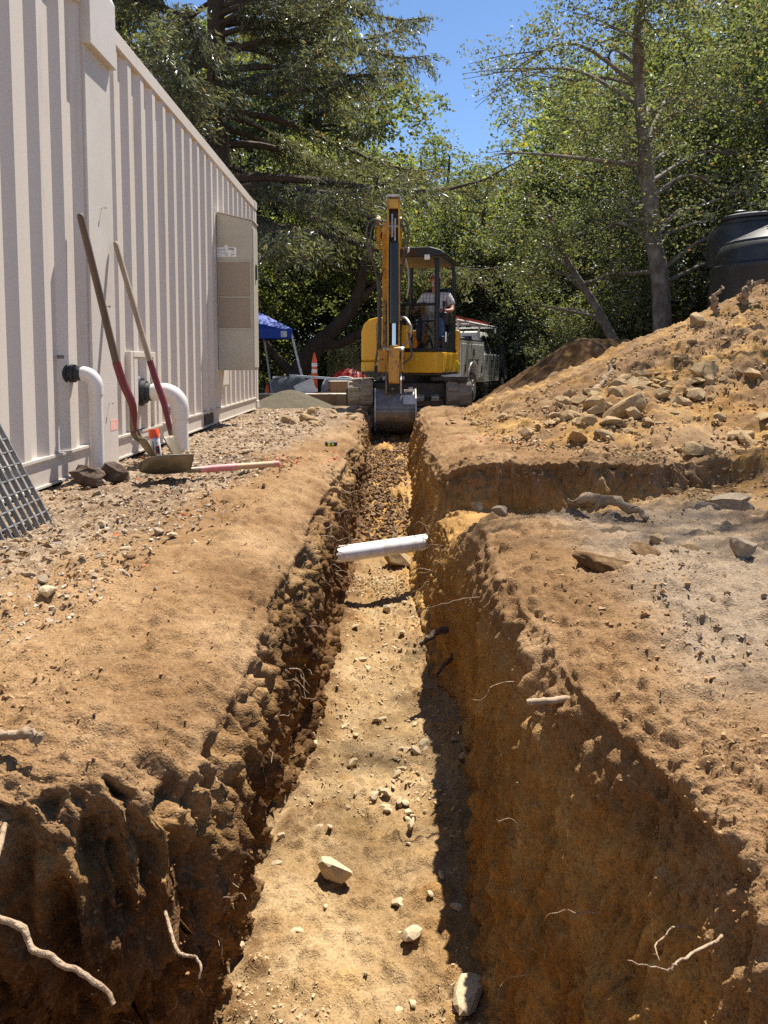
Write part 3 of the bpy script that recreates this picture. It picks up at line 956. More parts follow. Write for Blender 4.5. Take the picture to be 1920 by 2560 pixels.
tm = thing('tape_measure', 'small black and yellow tape measure lying on the left bank', 'tape measure', (-0.40, 5.55, 0.03), (0, 0, R(15)))
MB().box((-0.045, -0.03, 0), (0.045, 0.03, 0.036)).build('case', M_BLACKRUB, tm, bevel=0.012)
MB().box((-0.030, -0.0325, 0.004), (-0.012, -0.029, 0.033)).box((0.0, -0.0325, 0.008), (0.015, -0.029, 0.026)).build('yellow_mark', mat('tape_yellow', (0.75, 0.68, 0.02), 0.4), tm)
M_BARK = mat('dark_bark', (0.065, 0.042, 0.028), 0.95, c2=(0.13, 0.085, 0.055), scale=14, bump=1.0, bscale=30)
for k, (x, y, s, rz) in enumerate(((-1.60, 3.98, 0.075, 0.4), (-1.52, 4.12, 0.085, 1.2))):
    o = MB().lathe([(0.2, -0.7), (0.8, -0.55), (1.0, 0.0), (0.85, 0.45), (0.3, 0.8)], 12).build('soil_clod', M_BARK)
    for v in o.data.vertices:
        n = 1 + 0.35 * float(vnoise(v.co.x * 2, v.co.y * 2, v.co.z * 2, 7 + k))
        v.co = Vector((v.co.x * n * s * 1.1, v.co.y * n * s, v.co.z * n * s * 0.95))
    o.location = (x, y, 0.045)
    o.rotation_euler = (0.4, 0.3, rz)
    tag(o, ('dark clod of bark and soil against the container rail', 'dark broken clod leaning on the slim white pipe')[k], 'clod')

# ------------------------------------------------------------------ leaning steel grating
gr = thing('steel_grating', 'galvanised steel floor grating leaning on the container at the left edge', 'grating', (-1.40, 3.07, -0.01))
go = Vector((-1.40, 3.07, -0.01))
gu = Vector((0, -1, 0))
gv = Vector((-0.40, 0.0, 0.80)).normalized()
gn = gu.cross(gv).normalized()
NU, NV, su, sv = 17, 15, 0.054, 0.057
for i in range(NU + 1):
    p = gu * (i * su)
    MB().bar(p, p + gv * (NV * sv), 0.006, 0.020, up=gn).build('bearing_bar', M_GRATE, gr)
for j in range(NV + 1):
    q = gv * (j * sv) + gn * 0.0015
    MB().bar(q - gu * 0.003, q + gu * (NU * su + 0.003), 0.006, 0.018 if 0 < j < NV else 0.024, up=gn).build('cross_bar', M_GRATE, gr)

# ------------------------------------------------------------------ pipe crossing the trench
cp = thing('trench_pipe', 'white plastic pipe crossing low inside the trench', 'pipe', (0.0, 4.6, -0.5))
co = (0, 4.6, -0.5)
MB(off=co).tube([(-0.52, 4.33, -0.515), (-0.2, 4.48, -0.51), (0.22, 4.70, -0.505), (0.50, 4.85, -0.50)], 0.046, 20).build('barrel', M_PVCDUST, cp, smooth=True)
MB(off=co).tube([(-0.5, 4.36, -0.468), (-0.2, 4.50, -0.462), (0.22, 4.72, -0.457), (0.5, 4.87, -0.45)], 0.005, 8).build('lit_rim_strip', M_PVCDUST, cp, smooth=True)  # thin strip along the barrel standing in for its lit rim
# ------------------------------------------------------------------ excavator
M_CATY = mat('yellow_machine_paint', (0.86, 0.46, 0.02), 0.38, c2=(0.80, 0.42, 0.02), scale=4, c3=(0.55, 0.30, 0.07), s3=7, lo3=0.60, hi3=0.80, coat=0.15)
M_CATW = mat('worn_yellow_paint', (0.60, 0.30, 0.035), 0.5, c2=(0.33, 0.17, 0.06), scale=9, lo=0.45, hi=0.7, c3=(0.06, 0.045, 0.035), s3=18, lo3=0.58, hi3=0.68)
M_CATD = mat('grimy_yellow_paint', (0.62, 0.33, 0.03), 0.5, c2=(0.42, 0.22, 0.05), scale=6, c3=(0.10, 0.07, 0.04), s3=9, lo3=0.58, hi3=0.72)
M_CABBLK = mat('black_cab_paint', (0.009, 0.009, 0.010), 0.45, c2=(0.018, 0.016, 0.014), scale=8)
M_DARK = mat('dark_dusty_steel', (0.030, 0.029, 0.027), 0.6, c2=(0.075, 0.06, 0.045), scale=10)
M_TRACK = mat('dusty_rubber_track', (0.33, 0.275, 0.20), 0.9, c2=(0.20, 0.165, 0.12), scale=9, c3=(0.42, 0.36, 0.27), s3=4)
M_CHROME = mat('chrome_rod', (0.75, 0.76, 0.78), 0.12, 1.0)
M_BUCKET = mat('worn_bucket_steel', (0.21, 0.195, 0.175), 0.42, 0.55, c2=(0.10, 0.09, 0.08), scale=7, lo=0.4, hi=0.7, c3=(0.34, 0.20, 0.09), s3=3.5, lo3=0.52, hi3=0.7)
M_BRIGHT = mat('bright_worn_steel', (0.55, 0.53, 0.50), 0.45, 0.6, c2=(0.35, 0.30, 0.24), scale=14)
M_HOSE = mat('black_hose', (0.05, 0.05, 0.052), 0.55, c2=(0.12, 0.11, 0.10), scale=20)
M_DECALY = mat('yellow_decal', (0.75, 0.62, 0.02), 0.4)
M_LAMP = mat('white_lamp_glass', (0.85, 0.85, 0.82), 0.2)
def glass_mat(name, c, alpha):
    m, N, L, P = new_mat(name)
    N.remove(P)
    out = N['Material Output']
    tr = N.new('ShaderNodeBsdfTransparent')
    tr.inputs[0].default_value = (*c, 1)
    gl = N.new('ShaderNodeBsdfGlossy')
    gl.inputs['Roughness'].default_value = 0.05
    fr = N.new('ShaderNodeFresnel')
    fr.inputs[0].default_value = 1.5
    mx = N.new('ShaderNodeMixShader')
    L.new(fr.outputs[0], mx.inputs[0])
    L.new(tr.outputs[0], mx.inputs[1])
    L.new(gl.outputs[0], mx.inputs[2])
    L.new(mx.outputs[0], out.inputs[0])
    return m
M_CABGLASS = glass_mat('tinted_cab_glass', (0.72, 0.74, 0.74), 0.3)

EXL = (0.42, 12.70, -0.10)
ex = thing('excavator', 'yellow and black mini excavator digging at the end of the trench', 'excavator', EXL)
def stadium(hl, r, n=9):
    pts = []
    for k in range(n + 1):
        a = -math.pi / 2 + math.pi * k / n
        pts.append((hl + r * math.cos(a), r + r * math.sin(a)))
    for k in range(n + 1):
        a = math.pi / 2 + math.pi * k / n
        pts.append((-hl + r * math.cos(a), r + r * math.sin(a)))
    return pts
TW, TH, TL = 0.40, 0.225, 0.78
for xc in (-0.795, 0.775):
    tk = MB().prism(stadium(TL, TH), xc - TW / 2, xc + TW / 2, 'x').build('track', M_TRACK, ex, smooth=True)
    MB().prism(stadium(TL, TH - 0.05), xc - TW / 2 - 0.012, xc + TW / 2 + 0.012, 'x').build('track_frame', M_DARK, tk, smooth=True)
    for yy in (-TL, TL):
        MB().tube([(xc - TW / 2 - 0.03, yy, TH), (xc + TW / 2 + 0.03, yy, TH)], 0.13, 16).build('drive_wheel', M_DARK, tk, smooth=True)
    # lugs along the belt
    per_len = 4 * TL + 2 * math.pi * TH
    nl = 30
    lug = None
    for k in range(nl):
        for sx in (-1, 1):
            s = (k + (0.5 if sx > 0 else 0)) * per_len / nl
            if s < 2 * TL: p, a = (-TL + s, 0.0), -math.pi / 2
            elif s < 2 * TL + math.pi * TH:
                a = -math.pi / 2 + (s - 2 * TL) / TH
                p = (TL + TH * math.cos(a), TH + TH * math.sin(a))
            elif s < 4 * TL + math.pi * TH: p, a = (TL - (s - 2 * TL - math.pi * TH), 2 * TH), math.pi / 2
            else:
                a = math.pi / 2 + (s - 4 * TL - math.pi * TH) / TH
                p = (-TL + TH * math.cos(a), TH + TH * math.sin(a))
            if lug is None:
                lug = MB().prism([(-0.036, -0.02), (0.036, -0.02), (0.028, 0.022), (-0.028, 0.022)], -0.085, 0.085, 'x').build('tread_lug', M_TRACK, tk, bevel=0.006)
                l = lug
            else:
                l = lug.copy()
                link(l)
                l.parent = tk
            l.location = (xc + sx * 0.098, p[0], p[1])
            l.rotation_euler = (a - math.pi / 2, 0, 0)
MB().box((-0.59, -0.75, 0.16), (0.57, 0.75, 0.42)).build('car_body', M_DARK, ex, bevel=0.02)
MB().box((-0.57, -0.80, 0.04), (0.56, -0.70, 0.13)).build('cross_member', mat('rusty_brown_steel', (0.13, 0.075, 0.045), 0.8, c2=(0.2, 0.13, 0.08), scale=9), ex, bevel=0.01)
for xs_ in (0.10, 0.34):
    MB().prism([(-0.86, 0.20), (-0.80, 0.24), (-0.76, 0.24), (-0.76, 0.12), (-0.84, 0.12)], xs_, xs_ + 0.13, 'x').build('step', M_BRIGHT, ex, bevel=0.012)
MB().box((0.36, -0.92, 0.455), (0.93, -0.62, 0.525), rot=Matrix.Rotation(R(-12), 3, 'Z')).build('step_plate', M_DARK, ex, bevel=0.006)
MB().box((-0.02, -0.765, 0.28), (0.05, -0.751, 0.35)).box((-0.30, -0.765, 0.28), (-0.26, -0.751, 0.33)).build('stencil_mark', M_STICKER, ex)

U = Matrix.Rotation(R(-15), 4, 'Z')
def UB(): return MB(M=U)
UB().lathe([(0.50, 0.42), (0.50, 0.50), (0.56, 0.50), (0.56, 0.58)], 28).build('turntable', M_DARK, ex, smooth=True)
UB().box((-0.60, -0.80, 0.545), (0.72, 0.95, 0.60)).build('deck', M_DARK, ex)
# yellow skirt under the cab (chamfered front corner)
sk = UB().prism([(-0.10, -0.90), (0.66, -0.93), (0.75, -0.84), (0.75, 0.62), (-0.10, 0.62)], 0.585, 0.915, 'z').build('skirt', M_CATY, ex, bevel=0.018, seg=3)
UB().box((0.748, -0.66, 0.64), (0.758, 0.10, 0.88)).build('access_door', M_CATY, sk, bevel=0.004)
UB().box((0.32, -0.930, 0.78), (0.37, -0.918, 0.83)).box((0.32, -0.930, 0.845), (0.37, -0.918, 0.88)).build('warning_decal', M_DECALY, sk)
UB().box((0.02, -0.928, 0.80), (0.16, -0.9165, 0.845)).build('faded_lettering', mat('faded_print', (0.50, 0.26, 0.03), 0.5), sk)
UB().prism([(0.79, 0.55), (0.81, 0.70), (0.765, 0.79), (0.735, 0.70)], 0.45, 0.52, 'y').build('reflector_tag', M_DECALY, sk)
# engine hood
hd = UB().prism([(-0.67, 0.77), (-0.67, 1.25), (-0.63, 1.37), (-0.54, 1.455), (-0.40, 1.49), (-0.14, 1.49), (-0.14, 0.77)], -0.60, 0.98, 'y').build('engine_hood', M_CATY, ex, bevel=0.035, seg=4)
UB().box((-0.40, -0.606, 0.80), (-0.393, -0.598, 1.40)).build('panel_seam', M_DARK, hd)
UB().box((-0.27, -0.610, 1.28), (-0.17, -0.601, 1.345)).build('white_decal', M_STICKER, hd)
lp = UB().box((-0.675, -0.595, 0.555), (-0.135, 0.98, 0.762)).build('lower_hood', M_CATY, ex, bevel=0.02)
UB().box((-0.44, -0.602, 0.60), (-0.30, -0.59, 0.70)).box((-0.22, -0.602, 0.61), (-0.15, -0.59, 0.68)).build('opening', M_BLACKRUB, lp)
UB().box((-0.635, -0.602, 0.62), (-0.60, -0.593, 0.655)).box((-0.635, -0.602, 0.665), (-0.60, -0.593, 0.70)).build('warning_decal', M_DECALY, lp)
UB().prism([(-0.66, 0.97), (0.74, 0.97), (0.68, 1.16), (-0.60, 1.16)], 0.58, 1.34, 'z').build('counterweight', M_CATY, ex, bevel=0.05, seg=3)
# cab
CZ = 0.915
cabf = UB().prism([(-0.07, -0.90), (0.655, -0.925), (0.745, -0.83), (0.745, 0.50), (-0.07, 0.50)], CZ, CZ + 0.06, 'z').build('cab_floor', M_CABBLK, ex, bevel=0.01)
posts = {'a': (0.655, -0.88), 'b': (-0.04, -0.86), 'c': (0.715, 0.38), 'd': (-0.04, 0.38)}
for k, (px_, py_) in posts.items():
    zt = 2.42
    pts = [(px_, py_, CZ + 0.06), (px_, py_, 1.6), (px_, py_ + (0.02 if py_ < 0 else -0.02), 2.25), (px_ + (-0.03 if px_ > 0.3 else 0.03), py_ + (0.05 if py_ < 0 else -0.05), zt)]
    UB().tube(spline(pts, 10), 0.036 if k in 'ab' else 0.032, 10).build('cab_post', M_CABBLK, ex, smooth=True)
rf = UB().prism([(-0.12, 2.40), (0.72, 2.40), (0.80, 2.44), (0.72, 2.50), (0.55, 2.55), (0.0, 2.55), (-0.12, 2.49)], -0.93, 0.48, 'y').build('roof', M_CABBLK, ex, bevel=0.02, seg=3)
UB().box((-0.08, -0.88, 2.385), (0.70, 0.40, 2.402)).build('headliner', mat('grey_headliner', (0.16, 0.14, 0.11), 0.8), rf)
UB().box((0.47, -0.955, 2.345), (0.555, -0.915, 2.425)).build('work_lamp', M_LAMP, rf, bevel=0.008)
# front frame bars, lower glass, side door panel
UB().tube([(-0.04, -0.885, 1.66), (0.64, -0.905, 1.66)], 0.020, 8).build('front_bar', M_CABBLK, ex, smooth=True)
UB().tube([(-0.04, -0.885, 1.40), (0.64, -0.905, 1.40)], 0.013, 8).build('front_bar', M_CABBLK, ex, smooth=True)
UB().box((-0.03, -0.893, CZ + 0.05), (0.63, -0.889, 1.65)).build('lower_window', M_CABGLASS, ex)
sd = UB().prism([(-0.80, CZ + 0.06), (0.40, CZ + 0.06), (0.40, 1.66), (0.28, 1.76), (0.0, 1.72), (-0.15, 1.60), (-0.22, 1.30), (-0.30, 1.20), (-0.80, 1.16)], 0.715, 0.745, 'x').build('side_panel', M_CABBLK, ex, bevel=0.01)
UB().box((0.7445, -0.62, 1.08), (0.7475, -0.47, 1.24)).build('sticker', M_STICKER, sd)
UB().tube(spline([(0.66, -0.80, 2.12), (0.64, -0.66, 2.10), (0.64, -0.62, 1.95), (0.64, -0.62, 1.70), (0.65, -0.70, 1.62), (0.66, -0.80, 1.62)], 18), 0.016, 8).build('grab_handle', M_CABBLK, ex, smooth=True)
# seat and consoles
UB().box((0.24, -0.36, 1.22), (0.70, 0.14, 1.36)).build('seat_cushion', M_CABBLK, ex, bevel=0.04, seg=3)
UB().box((0.24, 0.14, 1.30), (0.70, 0.26, 2.00)).build('seat_back', M_CABBLK, ex, bevel=0.05, seg=3)
UB().box((0.28, -0.30, CZ + 0.06), (0.66, 0.20, 1.22)).build('seat_base', M_DARK, ex)
for xs_ in (0.06, 0.70):
    UB().box((xs_ - 0.06, -0.55, 1.36), (xs_ + 0.06, 0.10, 1.56)).build('console', M_CABBLK, ex, bevel=0.03)
    UB().tube([(xs_, -0.50, 1.55), (xs_ + 0.005, -0.52, 1.66)], 0.012, 8).tube([(xs_ + 0.005, -0.52, 1.65), (xs_ + 0.005, -0.53, 1.74)], 0.024, 8).build('joystick', M_BLACKRUB, ex, smooth=True)
UB().tube([(0.36, -0.66, CZ + 0.06), (0.34, -0.60, 1.68)], 0.011, 8).box((0.29, -0.62, 1.68), (0.43, -0.57, 1.71)).build('travel_lever', M_BLACKRUB, ex)
UB().box((0.02, -0.62, 1.60), (0.22, -0.40, 1.635)).build('dash_panel', M_CABBLK, ex, bevel=0.01)
# boom, stick and bucket in world axes relative to the machine
def rel(p): return (p[0] - EXL[0], p[1] - EXL[1], p[2] - EXL[2])
def WB(): return MB(off=EXL)
bx = 0.075
WB().prism([(11.30, 0.50), (11.62, 0.50), (11.95, 0.66), (11.95, 0.86), (11.62, 0.92), (11.36, 0.84)], bx - 0.17, bx + 0.17, 'x').build('swing_bracket', M_CATW, ex, bevel=0.02)
bp = [(11.40, 0.62), (11.64, 0.66), (11.78, 1.20), (11.70, 1.90), (11.40, 2.42), (11.02, 2.72), (10.88, 2.68), (10.90, 2.52), (11.22, 2.24), (11.44, 1.85), (11.50, 1.25)]
bo = WB().prism(bp, bx - 0.10, bx + 0.10, 'x').build('boom', M_CATW, ex, bevel=0.012)
WB().tube([(bx, 11.36, 0.86), (bx, 11.42, 1.55)], 0.05, 14).build('boom_cylinder', M_CABBLK, ex, smooth=True)
WB().tube([(bx, 11.42, 1.55), (bx, 11.46, 1.92)], 0.026, 12).build('boom_cylinder_rod', M_CHROME, ex, smooth=True)
WB().tube([(bx, 11.83, 2.10), (bx, 11.42, 2.75)], 0.045, 14).tube([(bx, 11.42, 2.75), (bx, 11.06, 2.98)], 0.024, 10).build('stick_cylinder', M_CABBLK, ex, smooth=True)
for sx in (-1, 1):
    WB().prism([(11.30, 2.35), (11.36, 2.40), (11.0, 2.78), (10.93, 2.74)], bx + sx * 0.155 - 0.03, bx + sx * 0.155 + 0.03, 'x').build('hose_block', M_CATW, ex, bevel=0.008)
sxc = 0.138
def stick_plate(x0, x1, nm):
    return WB().prism([(10.84, 3.02), (11.04, 3.02), (11.06, 2.80), (11.12, 2.60), (11.02, 1.60), (10.95, 0.78), (10.90, 0.40), (10.80, 0.36), (10.74, 0.42), (10.77, 0.80), (10.79, 1.60), (10.80, 2.60)], x0, x1, 'x').build(nm, M_CATD, ex, bevel=0.006)
stick_plate(sxc - 0.090, sxc - 0.066, 'stick_plate')
stick_plate(sxc + 0.066, sxc + 0.090, 'stick_plate')
WB().box((sxc - 0.067, 10.95, 0.55), (sxc + 0.067, 10.985, 2.9)).build('stick_back', M_DARK, ex)
WB().box((sxc - 0.095, 10.80, 3.022), (sxc + 0.095, 11.06, 3.055)).box((sxc - 0.110, 10.83, 2.96), (sxc - 0.0905, 11.02, 3.05)).box((sxc + 0.0905, 10.83, 2.96), (sxc + 0.110, 11.02, 3.05)).build('stick_head', M_BRIGHT, ex, bevel=0.008)
WB().box((sxc - 0.066, 10.80, 2.86), (sxc + 0.066, 10.84, 2.99)).build('head_plate', M_CATD, ex)
WB().tube([(sxc - 0.064, 10.88, 2.62), (sxc + 0.064, 10.88, 2.62)], 0.03, 12).tube([(sxc - 0.02, 10.82, 2.78), (sxc - 0.02, 10.80, 2.45)], 0.012, 6).tube([(sxc + 0.025, 10.82, 2.72), (sxc + 0.02, 10.80, 2.40)], 0.012, 6).build('cylinder_fittings', M_BRIGHT, ex, smooth=True)
WB().tube([(sxc + 0.008, 10.79, 2.36), (sxc + 0.008, 10.715, 1.26)], 0.062, 18).tube([(sxc + 0.008, 10.717, 1.28), (sxc + 0.008, 10.711, 1.21)], 0.066, 18).build('bucket_cylinder', mat('blue_black_cylinder', (0.012, 0.016, 0.024), 0.3), ex, smooth=True)
WB().tube([(sxc + 0.008, 10.711, 1.23), (sxc + 0.008, 10.69, 0.86)], 0.030, 14).build('cylinder_rod', M_CHROME, ex, smooth=True)
WB().box((sxc - 0.055, 10.66, 0.80), (sxc + 0.065, 10.75, 0.90)).build('rod_eye', M_CATW, ex, bevel=0.015)
for sx in (-1, 1):
    WB().prism([(10.62, 0.84), (10.70, 0.88), (10.88, 0.60), (10.88, 0.50), (10.80, 0.52)], sxc + sx * 0.125 - 0.014, sxc + sx * 0.125 + 0.014, 'x').build('link_plate', M_BRIGHT if sx > 0 else M_CATW, ex, bevel=0.006)
WB().tube([(sxc - 0.155, 10.69, 0.84), (sxc + 0.155, 10.69, 0.84)], 0.035, 12).build('link_pin', M_BRIGHT, ex, smooth=True)
WB().prism([(10.62, 0.86), (10.70, 0.88), (10.66, 0.50), (10.60, 0.34), (10.55, 0.36), (10.57, 0.55)], sxc - 0.07, sxc + 0.08, 'x').build('bucket_link', M_CATW, ex, bevel=0.008)
WB().tube([(sxc - 0.16, 10.84, 0.42), (sxc + 0.16, 10.84, 0.42)], 0.035, 12).build('bucket_pin', M_BRIGHT, ex, smooth=True)
# bucket
b0, b1 = 0.165 - 0.30, 0.165 + 0.30
outer = [(10.99, 0.24), (10.83, 0.26), (10.66, 0.24), (10.545, 0.13), (10.50, -0.03), (10.52, -0.19), (10.61, -0.31), (10.78, -0.385), (11.05, -0.40)]
inner = [(10.99, 0.215), (10.83, 0.235), (10.67, 0.215), (10.57, 0.115), (10.525, -0.03), (10.545, -0.175), (10.625, -0.29), (10.785, -0.36), (11.05, -0.385)]
bk = WB().prism(outer + inner[::-1], b0 + 0.018, b1 - 0.018, 'x').build('bucket_shell', M_BUCKET, ex, smooth=True)
for xa_, xb_ in ((b0, b0 + 0.02), (b1 - 0.02, b1)):
    WB().prism([(11.0, 0.26), (10.83, 0.28), (10.64, 0.26), (10.52, 0.14), (10.475, -0.03), (10.495, -0.20), (10.595, -0.33), (10.77, -0.405), (11.08, -0.42)], xa_, xb_, 'x').build('bucket_side', M_BRIGHT, bk)
WB().prism([(10.545, 0.02), (10.49, -0.02), (10.488, -0.06), (10.54, -0.07)], b0 + 0.02, b1 - 0.02, 'x').build('wear_strip', M_BUCKET, bk)
for k in range(5):
    xx = b0 + 0.03 + k * (0.54 / 4)
    WB().prism([(11.02, -0.37), (11.02, -0.42), (11.20, -0.405)], xx - 0.035, xx + 0.035, 'x').build('tooth', M_BRIGHT, bk)
for sx in (-1, 1):
    WB().prism([(10.60, 0.20), (10.60, 0.40), (10.70, 0.50), (10.92, 0.48), (10.95, 0.22)], sxc + sx * 0.105 - 0.012, sxc + sx * 0.105 + 0.012, 'x').build('bucket_ear', M_BUCKET if sx < 0 else M_BRIGHT, ex, bevel=0.006)
WB().box((b1 - 0.18, 10.55, 0.235), (b1 - 0.03, 10.62, 0.262)).box((b1 - 0.19, 10.515, 0.05), (b1 - 0.02, 10.535, 0.19), rot=Matrix.Rotation(R(-18), 3, 'X')).build('polished_plate', M_BRIGHT, bk)
# hoses
def hose(pts, r=0.016, m=M_HOSE):
    WB().tube(spline(pts, 26), r, 8).build('hose', m, ex, smooth=True)
for sx, q in ((-1, 0.0), (1, 0.0)):
    a = bx + sx * 0.13
    w = sx * (0.20 if sx < 0 else 0.15)
    hose([(sxc + sx * 0.085, 10.90, 2.66), (a + w * 0.6, 10.92, 2.72), (a + w, 11.0, 2.55), (a + w * 0.8, 11.1, 2.25), (a + 0.02 * sx, 11.32, 1.95), (a, 11.40, 1.5), (a, 11.44, 1.0), (a + sx * 0.03, 11.5, 0.66)])
    hose([(sxc + sx * 0.085, 10.92, 2.60), (a + w * 0.4, 10.94, 2.66), (a + w * 0.72, 11.0, 2.50), (a + w * 0.6, 11.1, 2.22), (a + 0.04 * sx, 11.30, 1.85), (a + 0.03 * sx, 11.38, 1.4), (a + 0.035 * sx, 11.42, 0.95), (a + sx * 0.08, 11.45, 0.62)])
    WB().box((a - 0.045 * (sx < 0) - 0.02, 11.26, 1.95), (a + 0.045 * (sx > 0) + 0.02, 11.40, 2.0)).build('hose_clamp', M_DARK, ex, bevel=0.006)
hose([(0.30, 11.35, 2.30), (0.36, 11.30, 2.05), (0.37, 11.28, 1.8), (0.34, 11.3, 1.62)], 0.012, M_BRIGHT)
hose([(0.20, 11.2, 0.78), (0.36, 11.05, 0.98), (0.40, 10.98, 1.15), (0.33, 11.1, 1.30), (0.24, 11.35, 1.34)], 0.020, M_BRIGHT)
hose([(0.26, 10.9, 0.62), (0.40, 10.9, 0.74), (0.38, 10.95, 0.98), (0.36, 11.0, 1.1)], 0.016, M_HOSE)
hose([(-0.03, 11.42, 0.60), (-0.10, 11.3, 0.45), (-0.06, 11.1, 0.42), (0.02, 10.95, 0.5)], 0.017, M_HOSE)
WB().lathe([(0.02, -0.02), (0.045, 0.0), (0.05, 0.05), (0.03, 0.075)], 14, c=(0.335, 11.2, 2.30)).build('boom_lamp', M_LAMP, ex, smooth=True)

# ------------------------------------------------------------------ operator
M_SKIN = mat('skin', (0.42, 0.19, 0.115), 0.55, c2=(0.36, 0.15, 0.09), scale=20)
M_JEANS = mat('blue_jeans', (0.055, 0.085, 0.16), 0.9, c2=(0.09, 0.13, 0.21), scale=12)
M_HAIR = mat('grey_hair', (0.62, 0.60, 0.56), 0.7, c2=(0.42, 0.40, 0.37), scale=60)
M_SHOE = mat('dark_shoe', (0.06, 0.055, 0.055), 0.7)
def plaid():
    m, N, L, P = new_mat('white_plaid_shirt')
    tc = N.new('ShaderNodeTexCoord')
    def wave(d, s, lo, hi):
        w = N.new('ShaderNodeTexWave')
        w.bands_direction = d
        w.inputs['Scale'].default_value = s
        w.inputs['Distortion'].default_value = 0.6
        L.new(tc.outputs['Object'], w.inputs[0])
        r = N.new('ShaderNodeMapRange')
        r.inputs[1].default_value = lo
        r.inputs[2].default_value = hi
        L.new(w.outputs[1], r.inputs[0])
        return r.outputs[0]
    mx = N.new('ShaderNodeMix')
    mx.data_type = 'RGBA'
    mx.inputs[6].default_value = (0.66, 0.62, 0.58, 1)
    mx.inputs[7].default_value = (0.20, 0.15, 0.14, 1)
    L.new(wave('X', 5.5, 0.86, 0.98), mx.inputs[0])
    m2_ = N.new('ShaderNodeMix')
    m2_.data_type = 'RGBA'
    L.new(mx.outputs[2], m2_.inputs[6])
    m2_.inputs[7].default_value = (0.40, 0.34, 0.31, 1)
    L.new(wave('Z', 5.0, 0.90, 0.99), m2_.inputs[0])
    L.new(m2_.outputs[2], P.inputs['Base Color'])
    P.inputs['Roughness'].default_value = 0.9
    return m
def skin_mesh(name, joints, edges, m, parent, sub=2, root=0):
    me = bpy.data.meshes.new(name)
    me.from_pydata([j[0] for j in joints], edges, [])
    o = link(bpy.data.objects.new(name, me), parent)
    me.materials.append(m)
    md = o.modifiers.new('skin', 'SKIN')
    md.use_smooth_shade = True
    for i, j in enumerate(joints):
        sv_ = me.skin_vertices[0].data[i]
        r_ = j[1]
        sv_.radius = (r_, r_) if isinstance(r_, (int, float)) else r_
        sv_.use_root = (i == root)
    s = o.modifiers.new('sub', 'SUBSURF')
    s.levels = s.render_levels = sub
    return o
pr_loc = Vector(EXL) + (U @ Vector((0.49, -0.10, 1.345)))
per = thing('person', 'grey haired man in a white plaid shirt and jeans seated at the excavator controls', 'person', pr_loc, R(-15))
J = [((0, 0, 0.10), 0.13), ((0, 0.03, 0.27), 0.125), ((0, 0.03, 0.44), 0.14), ((0, 0.01, 0.56), 0.075), ((0, -0.015, 0.63), 0.055),
     ((0, -0.03, 0.70), (0.072, 0.085)), ((0, -0.03, 0.79), (0.078, 0.095)), ((0, -0.02, 0.86), 0.05)]
E = [(i, i + 1) for i in range(7)]
def limb(chain, start):
    k = start
    for p, r_ in chain:
        J.append((p, r_))
        E.append((k, len(J) - 1))
        k = len(J) - 1
    return k
for sx in (-1, 1):
    limb([((sx * 0.10, -0.06, 0.085), 0.088), ((sx * 0.15, -0.40, 0.10), 0.066), ((sx * 0.16, -0.45, 0.0), 0.060), ((sx * 0.165, -0.50, -0.30), 0.043), ((sx * 0.17, -0.51, -0.36), 0.042), ((sx * 0.17, -0.63, -0.385), 0.035)], 0)
    arm = [((sx * 0.19, 0.02, 0.50), 0.062), ((sx * 0.27, -0.04, 0.36), 0.050)]
    arm += [((-0.34, -0.14, 0.25), 0.042), ((-0.40, -0.30, 0.24), 0.030), ((-0.43, -0.38, 0.25), 0.032)] if sx < 0 else [((0.30, -0.14, 0.25), 0.042), ((0.22, -0.30, 0.24), 0.030), ((0.17, -0.37, 0.25), 0.032)]
    hnd = limb(arm, 2)
    hp = Vector(J[hnd][0])
    for q in range(4):
        f0 = hp + Vector(((q - 1.5) * 0.018, -0.045, 0.014))
        limb([(tuple(f0), 0.009), (tuple(f0 + Vector((0, -0.022, -0.022))), 0.0085), (tuple(f0 + Vector((0, -0.004, -0.042))), 0.008)], hnd)
    th = hp + Vector((-sx * 0.035, -0.02, 0.01))
    limb([(tuple(th), 0.010), (tuple(th + Vector((-sx * 0.004, -0.03, -0.01))), 0.009)], hnd)
skin_mesh('body', J, E, M_SKIN, per)
skin_mesh('shirt', [((0, 0, 0.09), (0.175, 0.15)), ((0, 0.02, 0.26), (0.185, 0.165)), ((0, 0.03, 0.44), (0.185, 0.14)), ((0, 0.02, 0.555), (0.09, 0.075)),
                    ((-0.20, 0.02, 0.50), 0.082), ((-0.285, -0.05, 0.33), 0.074), ((0.20, 0.02, 0.50), 0.082), ((0.29, -0.05, 0.33), 0.074)],
          [(0, 1), (1, 2), (2, 3), (2, 4), (4, 5), (2, 6), (6, 7)], plaid(), per)
jj = [((0, 0, 0.075), (0.165, 0.14))]
je = []
for sx in (-1, 1):
    k = 0
    for p, r_ in (((sx * 0.10, -0.07, 0.085), 0.105), ((sx * 0.15, -0.40, 0.10), 0.085), ((sx * 0.16, -0.46, 0.0), 0.080), ((sx * 0.165, -0.50, -0.28), 0.070)):
        jj.append((p, r_))
        je.append((k, len(jj) - 1))
        k = len(jj) - 1
skin_mesh('jeans', jj, je, M_JEANS, per)
for sx in (-1, 1):
    skin_mesh('shoe', [((sx * 0.17, -0.50, -0.345), 0.052), ((sx * 0.17, -0.56, -0.385), 0.048), ((sx * 0.17, -0.68, -0.40), 0.04)], [(0, 1), (1, 2)], M_SHOE, per)
hb = MB()
vs, fs = [], []
n1_, n2_ = 10, 18
